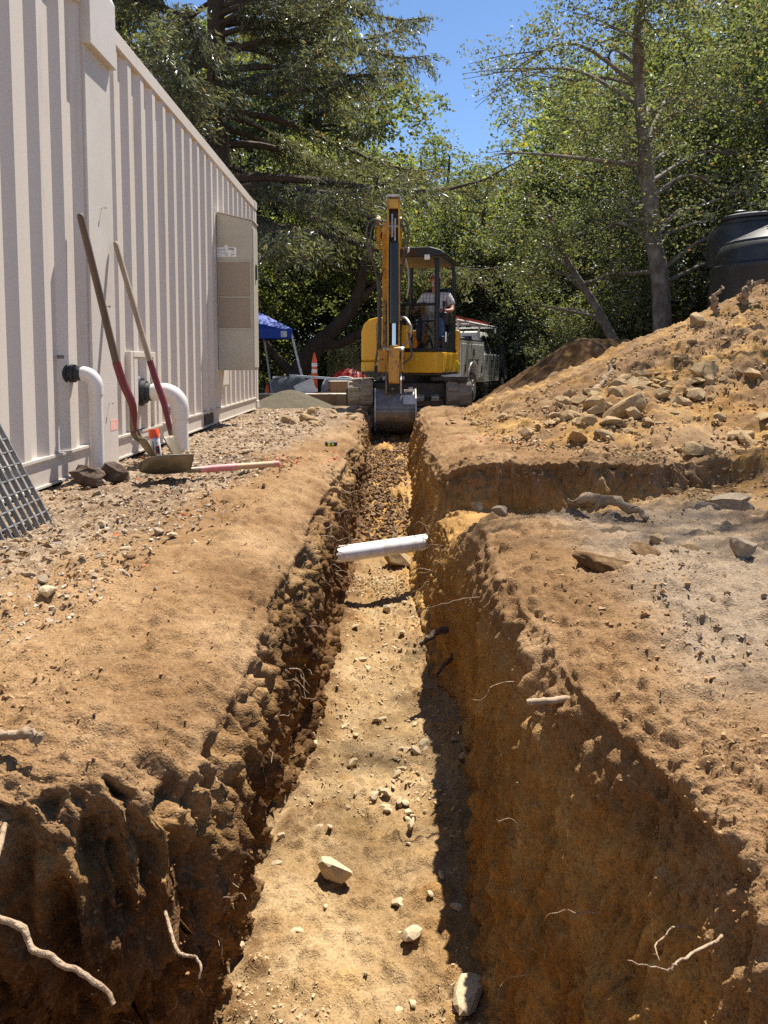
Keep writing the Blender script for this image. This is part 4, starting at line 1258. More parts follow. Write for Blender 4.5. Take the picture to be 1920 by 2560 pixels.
for i in range(n1_ + 1):
    th_ = math.pi * 0.58 * i / n1_
    for k in range(n2_):
        a = 2 * math.pi * k / n2_
        front = max(0, -math.sin(a))
        tt = th_ * (1 - 0.45 * front)
        vs.append((0.094 * math.sin(tt) * math.cos(a), -0.018 + 0.108 * math.sin(tt) * math.sin(a), 0.785 + 0.112 * math.cos(tt)))
for i in range(n1_):
    for k in range(n2_):
        fs.append((i * n2_ + k, i * n2_ + (k + 1) % n2_, (i + 1) * n2_ + (k + 1) % n2_, (i + 1) * n2_ + k))
hb.add(vs, fs).build('hair', M_HAIR, per, smooth=True)
MB().tube(spline([(-0.035, -0.118, 0.720), (-0.030, -0.120, 0.690), (0, -0.122, 0.672), (0.030, -0.120, 0.690), (0.035, -0.118, 0.720)], 12), 0.015, 8).tube([(-0.034, -0.118, 0.722), (0, -0.128, 0.730), (0.034, -0.118, 0.722)], 0.010, 8).build('beard', M_HAIR, per, smooth=True)
MB().tube([(0, -0.118, 0.80), (0, -0.138, 0.765), (0, -0.135, 0.748), (0, -0.116, 0.742)], [0.010, 0.014, 0.018, 0.012], 8).tube([(-0.018, -0.124, 0.704), (0.018, -0.124, 0.704)], 0.006, 6).build('nose_and_mouth', mat('ruddy_skin', (0.45, 0.17, 0.11), 0.5), per, smooth=True)
for sx in (-1, 1):
    MB().lathe([(0.002, -0.010), (0.010, -0.005), (0.011, 0.004), (0.003, 0.010)], 10, c=(sx * 0.030, -0.106, 0.795)).build('eye', M_INK, per, smooth=True)
    MB().lathe([(0.004, -0.032), (0.014, -0.015), (0.016, 0.015), (0.006, 0.032)], 8, c=(sx * 0.085, -0.02, 0.775)).build('ear', M_SKIN, per, smooth=True)
# ------------------------------------------------------------------ service truck
M_TRUCK = mat('white_truck_paint', (0.74, 0.73, 0.69), 0.3, c2=(0.66, 0.63, 0.56), scale=2, c3=(0.52, 0.40, 0.26), s3=3, lo3=0.58, hi3=0.8, coat=0.3)
M_TYRE = mat('dusty_tyre', (0.055, 0.05, 0.045), 0.85, c2=(0.16, 0.12, 0.085), scale=8)
M_RIM = mat('dull_rim', (0.42, 0.40, 0.37), 0.4, 0.6)
M_WINDOW = mat('dark_window', (0.02, 0.024, 0.026), 0.06, spec=0.8)
M_LADRED = mat('red_ladder', (0.40, 0.05, 0.045), 0.45, c2=(0.32, 0.05, 0.04), scale=6)
TR = (1.52, 20.6, -0.44)
tk = thing('service_truck', 'white utility service truck with ladder rack parked behind the excavator', 'truck', TR, R(-21))
def arch_profile(y0, y1, z0, z1, arcs):
    """side outline with wheel arches cut from below"""
    pts = [(y0, z1), (y0, z0)]
    for yc, r_ in arcs:
        for k in range(9):
            a = math.pi - math.pi * k / 8
            pts.append((yc + r_ * math.cos(a), z0 + (r_ * 0.98 - 0.0) * math.sin(a)))
    pts += [(y1, z0), (y1, z1)]
    return pts
sb = MB().prism(arch_profile(-1.25, 1.28, 0.58, 1.66, [(0, 0.50)]), -0.98, 0.98, 'x').build('service_body', M_TRUCK, tk, bevel=0.02)
for side in (-1, 1):
    xx = side * 0.98
    for (a, b, c, d) in ((-1.20, -0.62, 0.70, 1.56), (-0.56, 0.56, 1.16, 1.56), (0.62, 1.22, 0.66, 1.56)):
        dr = MB().box((min(xx, xx + side * 0.015), a, c), (max(xx, xx + side * 0.015), b, d)).build('locker_door', M_TRUCK, tk, bevel=0.006)
        yc = (a + b) / 2
        MB().box((min(xx + side * 0.014, xx + side * 0.035), yc - 0.03, c + 0.12 if d - c > 0.6 else c + 0.10), (max(xx + side * 0.014, xx + side * 0.035), yc + 0.03, c + 0.32 if d - c > 0.6 else c + 0.28)).build('locker_handle', M_INK, dr)
    MB().tube([(xx, 0.53 * math.cos(a), 0.58 + 0.52 * math.sin(a)) for a in [math.pi * k / 12 for k in range(13)]], 0.028, 6).build('fender_lip', M_TRUCK, tk, smooth=True)
MB().box((-0.6, -1.26, 1.02), (0.6, 1.27, 1.10)).build('bed_floor', M_DARK, tk)
MB().box((-0.98, -1.262, 1.662), (0.98, 1.25, 1.69)).build('top_strip', M_INK, tk)
MB().box((-1.0, -1.45, 0.50), (1.0, -1.26, 0.66)).build('rear_bumper', M_DARK, tk, bevel=0.02)
for side in (-1, 1):
    MB().box((side * 0.86 - 0.07, -1.275, 0.78), (side * 0.86 + 0.07, -1.252, 1.02)).build('tail_light', mat('tail_light_red', (0.45, 0.02, 0.02), 0.2), tk, bevel=0.006)
cabp = [(1.34, 0.50), (3.30, 0.50)] + [(3.78 + 0.50 * math.cos(math.pi - math.pi * k / 8), 0.50 + 0.50 * math.sin(math.pi - math.pi * k / 8)) for k in range(9)] + [(4.62, 0.55), (4.66, 0.98), (4.52, 1.16), (3.36, 1.30), (1.34, 1.30)]
MB().prism(cabp, -0.98, 0.98, 'x').build('lower_cab', M_TRUCK, tk, bevel=0.05, seg=3)
vs = []
for (xh, y_, z_) in ((0.96, 1.36, 1.29), (0.96, 3.34, 1.29), (0.76, 2.62, 1.95), (0.76, 1.52, 1.95), (0.72, 2.45, 1.99), (0.72, 1.62, 1.99)):
    vs += [(xh, y_, z_), (-xh, y_, z_)]
MB().add(vs, [(0, 2, 4, 6), (1, 7, 5, 3), (2, 3, 5, 4), (0, 6, 7, 1), (4, 5, 9, 8), (6, 10, 11, 7), (4, 8, 10, 6), (5, 7, 11, 9), (8, 9, 11, 10)]).build('cab_roof', M_TRUCK, tk, bevel=0.04, seg=3)
def lerp(a, b, t): return tuple(x + (y - x) * t for x, y in zip(a, b))
for side in (-1, 1):
    def sp(y_, z_):
        t = (z_ - 1.29) / 0.66
        return (side * (0.96 - 0.20 * t + 0.004), y_, z_)
    MB().add([sp(1.62, 1.33), sp(2.20, 1.33), sp(2.20, 1.86), sp(1.68, 1.86)], [(0, 1, 2, 3)]).build('rear_side_window', M_WINDOW, tk)
    MB().add([sp(2.28, 1.33), sp(3.18, 1.33), sp(2.66, 1.86), sp(2.28, 1.86)], [(0, 1, 2, 3)]).build('front_side_window', M_WINDOW, tk)
    dr = MB().box((min(side * 0.978, side * 0.992), 2.06, 0.60), (max(side * 0.978, side * 0.992), 3.22, 1.27)).build('cab_door', M_TRUCK, tk, bevel=0.01)
    MB().box((min(side * 0.99, side * 1.015), 2.14, 1.10), (max(side * 0.99, side * 1.015), 2.32, 1.15)).build('door_handle', M_INK, dr, bevel=0.008)
    mi = MB().box((side * 1.14 - 0.11, 3.02, 1.26), (side * 1.14 + 0.11, 3.12, 1.56)).build('wing_mirror', M_BLACKRUB, tk, bevel=0.035, seg=3)
    MB().bar((side * 0.94, 3.10, 1.34), (side * 1.10, 3.08, 1.36), 0.05, 0.06).build('mirror_arm', M_BLACKRUB, mi)
    for yw in (0.0, 3.78):
        wh = MB().tube([(side * 0.70, yw, 0.40), (side * 0.74, yw, 0.40), (side * 0.95, yw, 0.40), (side * 0.985, yw, 0.40)], [0.36, 0.40, 0.40, 0.37], 28).build('wheel', M_TYRE, tk, smooth=True)
        MB().tube([(side * 0.955, yw, 0.40), (side * 0.992, yw, 0.40)], [0.22, 0.20], 20).tube([(side * 0.98, yw, 0.40), (side * 1.01, yw, 0.40)], [0.08, 0.06], 12).build('rim', M_RIM, wh, smooth=True)
    MB().box((side * 0.90 - 0.09, 1.34, 0.36), (side * 0.90 + 0.09, 3.25, 0.47)).build('running_board', M_DARK, tk, bevel=0.02)
MB().add([(-0.60, 1.352, 1.40), (0.60, 1.352, 1.40), (0.55, 1.478, 1.84), (-0.55, 1.478, 1.84)], [(0, 1, 2, 3)]).build('rear_window', M_WINDOW, tk)
rk = MB()
for y_ in (-1.15, 1.15, 3.3):
    rk.tube([(0.86, y_, 1.66 if y_ < 2 else 1.98), (0.86, y_, 2.16)], 0.028, 8).tube([(-0.86, y_, 1.66 if y_ < 2 else 1.98), (-0.86, y_, 2.16)], 0.028, 8).tube([(-0.9, y_, 2.16), (0.9, y_, 2.16)], 0.03, 8)
rk.tube([(0.86, -1.3, 2.16), (0.86, 3.5, 2.16)], 0.035, 8).tube([(-0.86, -1.3, 2.16), (-0.86, 3.5, 2.16)], 0.035, 8)
rk.build('ladder_rack', mat('white_rack', (0.70, 0.69, 0.66), 0.4), tk, smooth=True)
cargo = MB().box((-0.55, -1.1, 1.10), (0.1, 0.2, 1.86)).box((0.15, -0.9, 1.10), (0.58, 0.6, 1.78)).build('cargo_box', mat('red_brown_cargo', (0.28, 0.10, 0.075), 0.7, c2=(0.45, 0.36, 0.30), scale=3), tk, bevel=0.02)
ld = thing('ladder', 'red extension ladder lying on the truck rack', 'ladder', (TR[0], TR[1], TR[2] + 2.20), R(-21))
for xx in (0.30, 0.74):
    MB().box((xx - 0.02, -1.9, 0.0), (xx + 0.02, 2.9, 0.09)).build('rail', M_LADRED, ld)
for k in range(14):
    MB().tube([(0.31, -1.75 + k * 0.34, 0.045), (0.73, -1.75 + k * 0.34, 0.045)], 0.016, 6).build('rung', M_STEEL, ld, smooth=True)

# ------------------------------------------------------------------ tan containers behind
M_TAN = mat('tan_container_paint', (0.60, 0.50, 0.32), 0.55, c2=(0.53, 0.43, 0.27), scale=2)
def tan_container(name, label, loc, rz, length, h):
    t = thing(name, label, 'container', loc, rz)
    pts = []
    x_ = 0.0
    while x_ < length - 0.14:
        for a, d in per_[:-1]:
            pts.append((x_ + a, d))
        x_ += 0.40
    pts.append((length - 0.12, 0.0))
    n = len(pts)
    vs = [(p[0] + 0.1, p[1], 0.15) for p in pts] + [(p[0] + 0.1, p[1], h - 0.1) for p in pts]
    MB().add(vs, [(i, i + 1, n + i + 1, n + i) for i in range(n - 1)]).build('side_panel', M_TAN, t, fixn=False)
    MB().box((0.1, 0.06, 0.05), (length - 0.1, 2.4, h - 0.04)).build('body', M_TAN, t)
    MB().box((0.1, -0.02, h - 0.10), (length - 0.1, 0.07, h)).build('top_rail', M_TAN, t)
    MB().box((0.1, -0.02, 0.0), (length - 0.1, 0.07, 0.15)).build('bottom_rail', M_TAN, t)
    for x0_ in (0, length - 0.16):
        MB().box((x0_, -0.03, 0), (x0_ + 0.16, 0.13, h + 0.01)).build('corner_post', M_TAN, t, bevel=0.01)
    return t
per_ = [(0.0, 0.05), (0.10, 0.05), (0.17, 0.0), (0.33, 0.0), (0.40, 0.05)]
tan_container('storage_container', 'tan corrugated storage container behind the excavator hood', (-2.15, 28.0, -1.00), R(-3), 6.06, 2.50)
tan_container('storage_container', 'tan corrugated storage container right of the service truck', (4.2, 31.0, -1.5), R(6), 2.6, 2.52)
t = thing('electrical_box', 'small pale utility box behind the shaded soil mound', 'utility box', (5.95, 28.0, -1.0))
MB().box((0, 0, 0), (0.55, 0.4, 1.9)).build('case', M_TAN, t, bevel=0.02)
MB().box((0.18, -0.012, 1.62), (0.36, 0.0, 1.80)).build('vent', M_INK, t)
MB().box((0.04, -0.02, 0.1), (0.51, -0.001, 1.55)).build('door', M_TAN, t, bevel=0.005)

# ------------------------------------------------------------------ water tank
M_TANK = mat('black_polyethylene', (0.022, 0.022, 0.023), 0.42, c2=(0.032, 0.031, 0.030), scale=3, spec=0.5, c3=(0.075, 0.068, 0.058), s3=2.2)
tank = thing('water_tank', 'large black plastic water tank behind the spoil heap at the right edge', 'tank', (6.98, 12.9, 0.05))
body = MB().lathe([(1.34, 0), (1.34, 0.2), (1.30, 1.2), (1.245, 2.14), (1.265, 2.18), (1.255, 2.235), (1.20, 2.27), (1.185, 2.45), (1.13, 2.58), (1.10, 2.60), (1.09, 2.64), (0.35, 3.0), (0.02, 3.05)], 64).build('tank_body', M_TANK, tank, smooth=True)
MB().lathe([(0.80, 2.3), (0.80, 2.62), (0.77, 2.92), (0.70, 3.02), (0.64, 3.05), (0.63, 3.12)], 48, c=(-0.30, 0.62, 0)).build('manway_neck', M_TANK, tank, smooth=True)
MB().lathe([(0.64, 3.10), (0.69, 3.12), (0.69, 3.17), (0.55, 3.21), (0.1, 3.22)], 48, c=(-0.30, 0.62, 0)).build('lid', M_TANK, tank, smooth=True)
MB().lathe([(0.13, 3.2), (0.13, 3.27), (0.10, 3.29)], 20, c=(-0.62, 0.5, 0)).build('vent_cap', M_TANK, tank, smooth=True)

# ------------------------------------------------------------------ blue canopy tent
M_BLUE = mat('blue_canopy_fabric', (0.012, 0.055, 0.36), 0.7, c2=(0.018, 0.08, 0.44), scale=2)
cz = -0.40
ct = thing('canopy_tent', 'blue pop up canopy tent with slanted white legs behind the container', 'canopy', (-4.35, 20.6, cz), R(24))
hs, ez = 1.45, 1.92
vs = [(-hs, -hs, ez), (hs, -hs, ez), (hs, hs, ez), (-hs, hs, ez), (0, 0, ez + 0.95)]
mid = []
o = MB().add(vs, [(0, 1, 4), (1, 2, 4), (2, 3, 4), (3, 0, 4)]).build('roof', M_BLUE, ct, fixn=False)
va = MB().add([(-hs, -hs, ez), (hs, -hs, ez), (hs, hs, ez), (-hs, hs, ez)] + [(-hs, -hs, ez - 0.25), (hs, -hs, ez - 0.25), (hs, hs, ez - 0.25), (-hs, hs, ez - 0.25)], [(0, 4, 5, 1), (1, 5, 6, 2), (2, 6, 7, 3), (3, 7, 4, 0)]).build('valance', M_BLUE, ct, fixn=False)
lg = MB().box((hs - 0.33, -hs - 0.008, ez - 0.215), (hs - 0.17, -hs - 0.002, ez - 0.055)).build('logo_patch', M_STICKER, va)
e_ = MB()
for (a, b) in (((-0.30, -0.20), (-0.30, -0.075)), ((-0.30, -0.075), (-0.20, -0.09)), ((-0.30, -0.135), (-0.22, -0.14)), ((-0.30, -0.195), (-0.20, -0.19))):
    e_.bar((hs + a[0], -hs - 0.009, ez + a[1]), (hs + b[0], -hs - 0.009, ez + b[1]), 0.003, 0.02, up=(0, 1, 0))
e_.build('logo_mark', mat('logo_blue', (0.02, 0.05, 0.2), 0.5), lg)
M_LEGW = mat('white_leg_steel', (0.66, 0.68, 0.70), 0.4)
for sx in (-1, 1):
    for sy in (-1, 1):
        l = MB().bar((sx * hs * 0.97, sy * hs * 0.97, ez - 0.03), (sx * (hs + 0.30), sy * (hs + 0.30), 0.02), 0.045, 0.045).build('leg', M_LEGW, ct)
        MB().box((sx * (hs + 0.30) - 0.06, sy * (hs + 0.30) - 0.06, 0), (sx * (hs + 0.30) + 0.06, sy * (hs + 0.30) + 0.06, 0.02)).build('foot', M_DARK, l)

# ------------------------------------------------------------------ cone, delineator, clutter
cn = thing('traffic_cone', 'plain orange traffic cone in the shade under the blue canopy', 'traffic cone', (-2.98, 18.9, float(gbase(-3, 18.9))))
MB().box((-0.15, -0.15, 0), (0.15, 0.15, 0.03)).build('base', M_ORANGE, cn, bevel=0.01)
MB().lathe([(0.12, 0.03), (0.105, 0.08), (0.03, 0.46), (0.02, 0.47)], 20).build('cone_body', M_ORANGE, cn, smooth=True)
dl = thing('delineator_post', 'tall orange delineator post with two white reflective bands', 'delineator', (-1.58, 16.8, float(gbase(-1.6, 16.8))))
MB().lathe([(0.20, 0), (0.20, 0.04), (0.09, 0.06)], 8).build('base', M_BLACKRUB, dl)
MB().lathe([(0.062, 0.05), (0.058, 0.9), (0.052, 1.0), (0.02, 1.14), (0.018, 1.17)], 18).build('tube', M_ORANGE, dl, smooth=True)
for z_ in (0.72, 0.86):
    MB().lathe([(0.0625, z_), (0.0625, z_ + 0.08)], 18).build('reflective_band', M_WHITEPL, dl, smooth=True)
def gz(x_, y_): return float(gbase(x_, y_))
M_CONC = mat('dark_grey_drum', (0.10, 0.105, 0.11), 0.6, c2=(0.16, 0.16, 0.155), scale=5)
M_CARD = mat('brown_cardboard', (0.27, 0.165, 0.09), 0.85, c2=(0.22, 0.13, 0.07), scale=4)
M_CARDL = mat('pale_cardboard', (0.50, 0.43, 0.34), 0.85)
M_BOXBLUE = mat('pale_blue_carton', (0.42, 0.47, 0.54), 0.7)
dr = thing('steel_drum', 'dark grey drum lying on its side behind the sand pile', 'drum', (-2.2, 17.6, gz(-2, 17.6)), R(8))
MB().tube([(-0.45, 0, 0.33), (-0.44, 0, 0.33), (0.42, 0, 0.33), (0.45, 0, 0.33)], [0.30, 0.33, 0.33, 0.30], 24).build('shell', M_CONC, dr, smooth=True)
for x_ in (-0.15, 0.15):
    MB().tube([(x_ - 0.015, 0, 0.33), (x_ + 0.015, 0, 0.33)], 0.338, 24).build('hoop', M_CONC, dr, smooth=True)
MB().tube([(-0.3, -0.02, 0.655), (-0.3, -0.02, 0.68)], 0.04, 12).build('bung', M_INK, dr, smooth=True)
dr2 = thing('steel_drum', 'pale grey drum lying beside the red tarp bundle', 'drum', (-1.05, 18.0, gz(-1, 18)), R(-20))
MB().tube([(-0.40, 0, 0.30), (-0.39, 0, 0.30), (0.38, 0, 0.30), (0.40, 0, 0.30)], [0.27, 0.30, 0.30, 0.27], 24).build('shell', mat('pale_grey_drum', (0.36, 0.36, 0.35), 0.6), dr2, smooth=True)
for x_ in (-0.12, 0.12):
    MB().tube([(x_ - 0.015, 0, 0.30), (x_ + 0.015, 0, 0.30)], 0.308, 24).build('hoop', M_CONC, dr2, smooth=True)
def carton(name, label, loc, rz, s, m, flap=True):
    t = thing(name, label, 'box', loc, rz)
    MB().box((-s[0] / 2, -s[1] / 2, 0), (s[0] / 2, s[1] / 2, s[2])).build('box_body', m, t, bevel=0.008)
    if flap:
        MB().box((-s[0] / 2 - 0.006, -s[1] / 2 - 0.006, s[2] + 0.001), (-0.01, s[1] / 2 + 0.006, s[2] + 0.013)).build('flap', M_CARDL, t)
        MB().box((0.01, -s[1] / 2 - 0.006, s[2] + 0.001), (s[0] / 2 + 0.006, s[1] / 2 + 0.006, s[2] + 0.013)).build('flap', M_CARDL, t)
    return t
carton('cardboard_box', 'long flat brown cardboard box behind the sand pile', (-1.75, 15.9, gz(-1.7, 15.9)), R(2), (1.95, 0.5, 0.24), M_CARD)
carton('cardboard_box', 'small open brown box beside the pale blue carton', (-0.78, 15.7, gz(-0.8, 15.7)), R(-22), (0.34, 0.34, 0.24), M_CARD)
carton('cardboard_box', 'pale blue shipping carton next to the left excavator track', (-0.50, 15.4, gz(-0.5, 15.4)), R(-14), (0.38, 0.36, 0.36), M_BOXBLUE, False)
carton('cardboard_box', 'upright dark brown box leaning behind the small open box', (-0.95, 16.6, gz(-0.95, 16.6)), R(15), (0.55, 0.4, 0.52), M_CARD)
sg = MB().box((-0.22, -0.01, -0.16), (0.22, 0.01, 0.16)).build('paper_sign', mat('off_white_board', (0.50, 0.50, 0.50), 0.7))
sg.location = (-1.72, 16.2, gz(-1.7, 16.2) + 0.36)
sg.rotation_euler = (R(-12), R(-24), 0)
tag(sg, 'tilted off white board leaning on the dark drum', 'board')
tag(MB().bar((-2.15, 17.0, gz(-2, 17) + 0.66), (-0.12, 14.9, gz(0, 15) + 0.50), 0.06, 0.045).build('metal_bar', M_STEEL), 'long pale metal bar lying across the clutter towards the excavator', 'bar')
# red tarp bundle
M_REDT = mat('red_tarp', (0.62, 0.035, 0.02), 0.5, c2=(0.48, 0.03, 0.02), scale=4)
rb = thing('tarp_bundle', 'bright red tarp bundle behind the excavator track', 'tarp', (-0.92, 19.4, gz(-0.9, 19.4)))
o = MB().lathe([(0.50, 0.0), (0.62, 0.25), (0.55, 0.55), (0.36, 0.78), (0.10, 0.90)], 26).build('bundle', M_REDT, rb, smooth=True)
for v in o.data.vertices:
    a = math.atan2(v.co.y, v.co.x)
    f = 1 + 0.10 * math.sin(a * 5 + v.co.z * 4) + 0.12 * float(vnoise(v.co.x * 3, v.co.y * 3, v.co.z * 3, 3))
    v.co.x *= f
    v.co.y *= f * 0.7
MB().tube(spline([(-0.5, -0.30, 0.55), (-0.1, -0.42, 0.66), (0.35, -0.34, 0.55)], 10), 0.05, 8).build('strap', mat('grey_strap', (0.4, 0.38, 0.36), 0.7), rb, smooth=True)
tag(MB().bar((-1.4, 16.4, gz(-1, 16.4) + 0.28), (-0.6, 16.9, gz(-1, 16.9) + 0.52), 0.02, 0.02).build('black_rod', M_INK), 'thin black rod propped on the boxes', 'rod')

# ------------------------------------------------------------------ trees
M_TRUNK = mat('grey_brown_bark', (0.10, 0.075, 0.055), 0.95, c2=(0.17, 0.135, 0.10), scale=9, bump=1.0, bscale=24, stretch=(1, 1, 0.35), c3=(0.055, 0.04, 0.03), s3=5)
M_TRUNKD = mat('dark_bark_fir', (0.055, 0.036, 0.026), 0.95, c2=(0.10, 0.068, 0.048), scale=8, bump=1.0, bscale=20, stretch=(1, 1, 0.3))
M_TRUNKG = mat('pale_grey_bark', (0.20, 0.165, 0.135), 0.95, c2=(0.10, 0.075, 0.058), scale=9, bump=1.0, bscale=24, stretch=(1, 1, 0.6), c3=(0.30, 0.26, 0.22), s3=7)
M_LEAF1 = leaf_mat('oak_leaf', (0.085, 0.105, 0.045), (0.21, 0.235, 0.10), (0.26, 0.13, 0.05), 0.012, trans=0.6, gloss=0.04, grough=0.5)
M_LEAF2 = leaf_mat('bright_leaf', (0.12, 0.155, 0.052), (0.31, 0.345, 0.125), (0.34, 0.26, 0.05), 0.02, trans=0.62, gloss=0.035, grough=0.5)
M_LEAF3 = leaf_mat('live_oak_leaf', (0.075, 0.090, 0.045), (0.20, 0.215, 0.105), (0.26, 0.13, 0.055), 0.022, trans=0.55, gloss=0.05, grough=0.45)
M_NEEDLE = leaf_mat('fir_needles', (0.075, 0.086, 0.052), (0.19, 0.195, 0.115), (0.22, 0.15, 0.08), 0.06, trans=0.5, gloss=0.04)

def leaf_quads(C, A, S, rng, wid=0.5):
    """C centres, A long-axis unit vectors, S length"""
    n = len(C)
    r = rng.normal(size=(n, 3))
    B = np.cross(A, r)
    B /= np.linalg.norm(B, axis=1, keepdims=True) + 1e-9
    Nn = np.cross(A, B)
    L2 = (S * 0.5)[:, None]
    w = (S * 0.5 * wid)[:, None]
    fold = (S * 0.06)[:, None]
    v = np.stack([C - A * L2, C + B * w + A * L2 * 0.1 + Nn * fold, C + A * L2, C - B * w + A * L2 * 0.1 + Nn * fold], 1)
    return v.reshape(-1, 3)

def crown_leaves(clumps, per_clump, size, rng, wid=0.5, squash=0.75):
    Cs = []
    for (c, r_) in clumps:
        n = int(per_clump * (r_ / 0.8) ** 2 * rng.uniform(0.7, 1.3))
        d = rng.normal(size=(n, 3))
        d /= np.linalg.norm(d, axis=1, keepdims=True)
        rad = r_ * rng.uniform(0, 1, (n, 1)) ** 0.42
        # sub-tufts make the outline uneven
        k = max(4, n // 28)
        td = rng.normal(size=(k, 3))
        td /= np.linalg.norm(td, axis=1, keepdims=True)
        tc_ = td * r_ * rng.uniform(0.55, 1.12, (k, 1))
        pick = rng.integers(0, k, n)
        tuft = tc_[pick] + rng.normal(size=(n, 3)) * r_ * 0.15
        use = rng.uniform(size=(n, 1)) < 0.68
        p = np.where(use, tuft, d * rad)
        p[:, 2] *= squash
        Cs.append(p + np.array(c)[None, :])
    C = np.concatenate(Cs)
    n = len(C)
    A = rng.normal(size=(n, 3))
    A[:, 2] *= 0.6
    A /= np.linalg.norm(A, axis=1, keepdims=True)
    S = size * rng.uniform(0.65, 1.35, n)
    return leaf_quads(C, A, S, rng, wid)

def quad_faces(nv):
    return np.arange(nv).reshape(-1, 4)

def make_tree(name, label, cat, loc, trunk, clumps, per_clump, leaf, lmat, tmat, seed, group=None, wid=0.5, limb_r=0.05, limbs=True, extra=(), limb_p=0.75):
    rng = np.random.default_rng(seed)
    rd = random.Random(seed)
    t = thing(name, label, cat, loc, group=group)
    mb = MB()
    tp = spline([p for p, r_ in trunk], 26)
    rr = list(np.interp(np.linspace(0, 1, 27), np.linspace(0, 1, len(trunk)), [r_ for p, r_ in trunk]))
    mb.tube(tp, rr, 12)
    for e_pts, e_r in extra:
        q = spline(e_pts, 16)
        mb.tube(q, list(np.interp(np.linspace(0, 1, 17), np.linspace(0, 1, len(e_r)), e_r)), 9)
    if limbs:
        for (c, r_) in clumps:
            c = Vector(c)
            if rd.random() < limb_p:
                best = min(range(5, 27), key=lambda k: (tp[k] - c).length + abs(tp[k].z - (c.z - 0.25 * (c - tp[k]).length)) * 0.8)
                a = tp[best]
                m_ = a.lerp(c, 0.5) + Vector((rd.uniform(-.35, .35), rd.uniform(-.35, .35), rd.uniform(-0.1, 0.5))) * (c - a).length * 0.5
                q = spline([a, m_, c], 9)
                d0 = min(limb_r, rr[best] * 0.6)
                mb.tube(q, [d0 * (1 - 0.85 * k / 9) for k in range(10)], 6, cap=False)
                for s in range(3):
                    d = Vector((rd.gauss(0, 1), rd.gauss(0, 1), rd.gauss(0, .7))).normalized() * r_ * 0.9
                    mb.tube([q[6], q[6].lerp(c + d, 0.5) + Vector((0, 0, 0.05)), c + d], [d0 * 0.35, d0 * 0.22, 0.004], 4, cap=False)
    mb.build('trunk', tmat, t, smooth=True)
    V = crown_leaves(clumps, per_clump, leaf, rng, wid)
    np_obj('crown', V, quad_faces(len(V)), lmat, t)
    return t

def rand_clumps(n, centre, rad, rmin, rmax, seed, zcut=None):
    rd = random.Random(seed)
    out = []
    tries = 0
    while len(out) < n and tries < n * 40:
        tries += 1
        d = Vector((rd.gauss(0, 1), rd.gauss(0, 1), rd.gauss(0, 1))).normalized() * rd.random() ** 0.4
        c = (centre[0] + d.x * rad[0], centre[1] + d.y * rad[1], centre[2] + d.z * rad[2])
        if zcut and c[2] < zcut: continue
        out.append((c, rd.uniform(rmin, rmax)))
    return out

# tree positions and the shared broadleaf kinds
oakA = make_tree('oak_tree', 'leafy green oak rising straight behind the excavator boom', 'tree', (-0.3, 29.6, -0.95),
                 [((0, 0, 0), 0.24), ((0.15, 0, 1.6), 0.19), ((-0.1, 0.1, 3.4), 0.15), ((0.1, 0, 5.2), 0.09), ((0.05, 0, 7.0), 0.03)],
                 rand_clumps(60, (0, 0, 4.7), (2.7, 2.4, 3.4), 0.55, 0.95, 5, 1.0), 400, 0.12, M_LEAF2, M_TRUNK, 11)
oakB = make_tree('oak_tree', 'dark green oak with sparse top standing behind the service truck', 'tree', (3.3, 27.5, -1.1),
                 [((0, 0, 0), 0.28), ((-0.3, 0, 2.0), 0.22), ((0.2, 0.1, 4.2), 0.16), ((0.3, 0, 6.4), 0.10), ((0.5, 0, 8.3), 0.03)],
                 rand_clumps(60, (0.1, 0, 5.2), (2.8, 2.5, 3.9), 0.5, 0.95, 15, 1.0), 330, 0.125, M_LEAF1, M_TRUNK, 21)
bushA = make_tree('bush', 'dense bright green bush at the foot of the right hand trees', 'bush', (6.1, 20.2, -0.4),
                  [((0, 0, 0), 0.07), ((0.05, 0, 0.8), 0.05), ((0, 0.1, 1.8), 0.02)],
                  rand_clumps(26, (0, 0, 1.6), (1.6, 1.3, 1.5), 0.45, 0.75, 31, 0.2), 460, 0.09, M_LEAF2, M_TRUNK, 33, limb_r=0.03)
bushB = make_tree('bush', 'glossy dark green bush beneath the leaning trunk', 'bush', (-4.9, 26.6, -0.9),
                  [((0, 0, 0), 0.09), ((0.1, 0, 1.0), 0.06), ((-0.1, 0.1, 2.4), 0.02)],
                  rand_clumps(30, (0, 0, 2.0), (2.0, 1.5, 1.9), 0.5, 0.8, 41, 0.3), 430, 0.105, M_LEAF3, M_TRUNK, 43, limb_r=0.03)
# the tall slender oak at the right with its own trunk shape
rc = rand_clumps(96, (-0.2, 1.1, 5.2), (3.7, 2.6, 3.7), 0.45, 0.85, 51, 1.6)
rc += [((-1.9 + 0.55 * i, -1.4 + 0.25 * j, 6.6 + 0.7 * j + 0.3 * (i % 2)), 0.72) for i in range(5) for j in range(3)]
make_tree('oak_tree', 'tall slender oak with a wavy grey trunk beside the black tank', 'tree', (5.55, 14.8, 0.0),
          [((0.05, 0, -0.2), 0.20), ((0.0, 0, 1.1), 0.185), ((-0.08, 0, 2.3), 0.17), ((-0.22, 0.05, 3.1), 0.155), ((-0.36, 0, 4.1), 0.14), ((-0.50, 0.1, 5.5), 0.11), ((-0.62, 0.1, 7.0), 0.075), ((-0.5, 0.1, 8.8), 0.03)],
          rc, 470, 0.075, M_LEAF3, M_TRUNKG, 53, limb_r=0.05, limb_p=0.3)
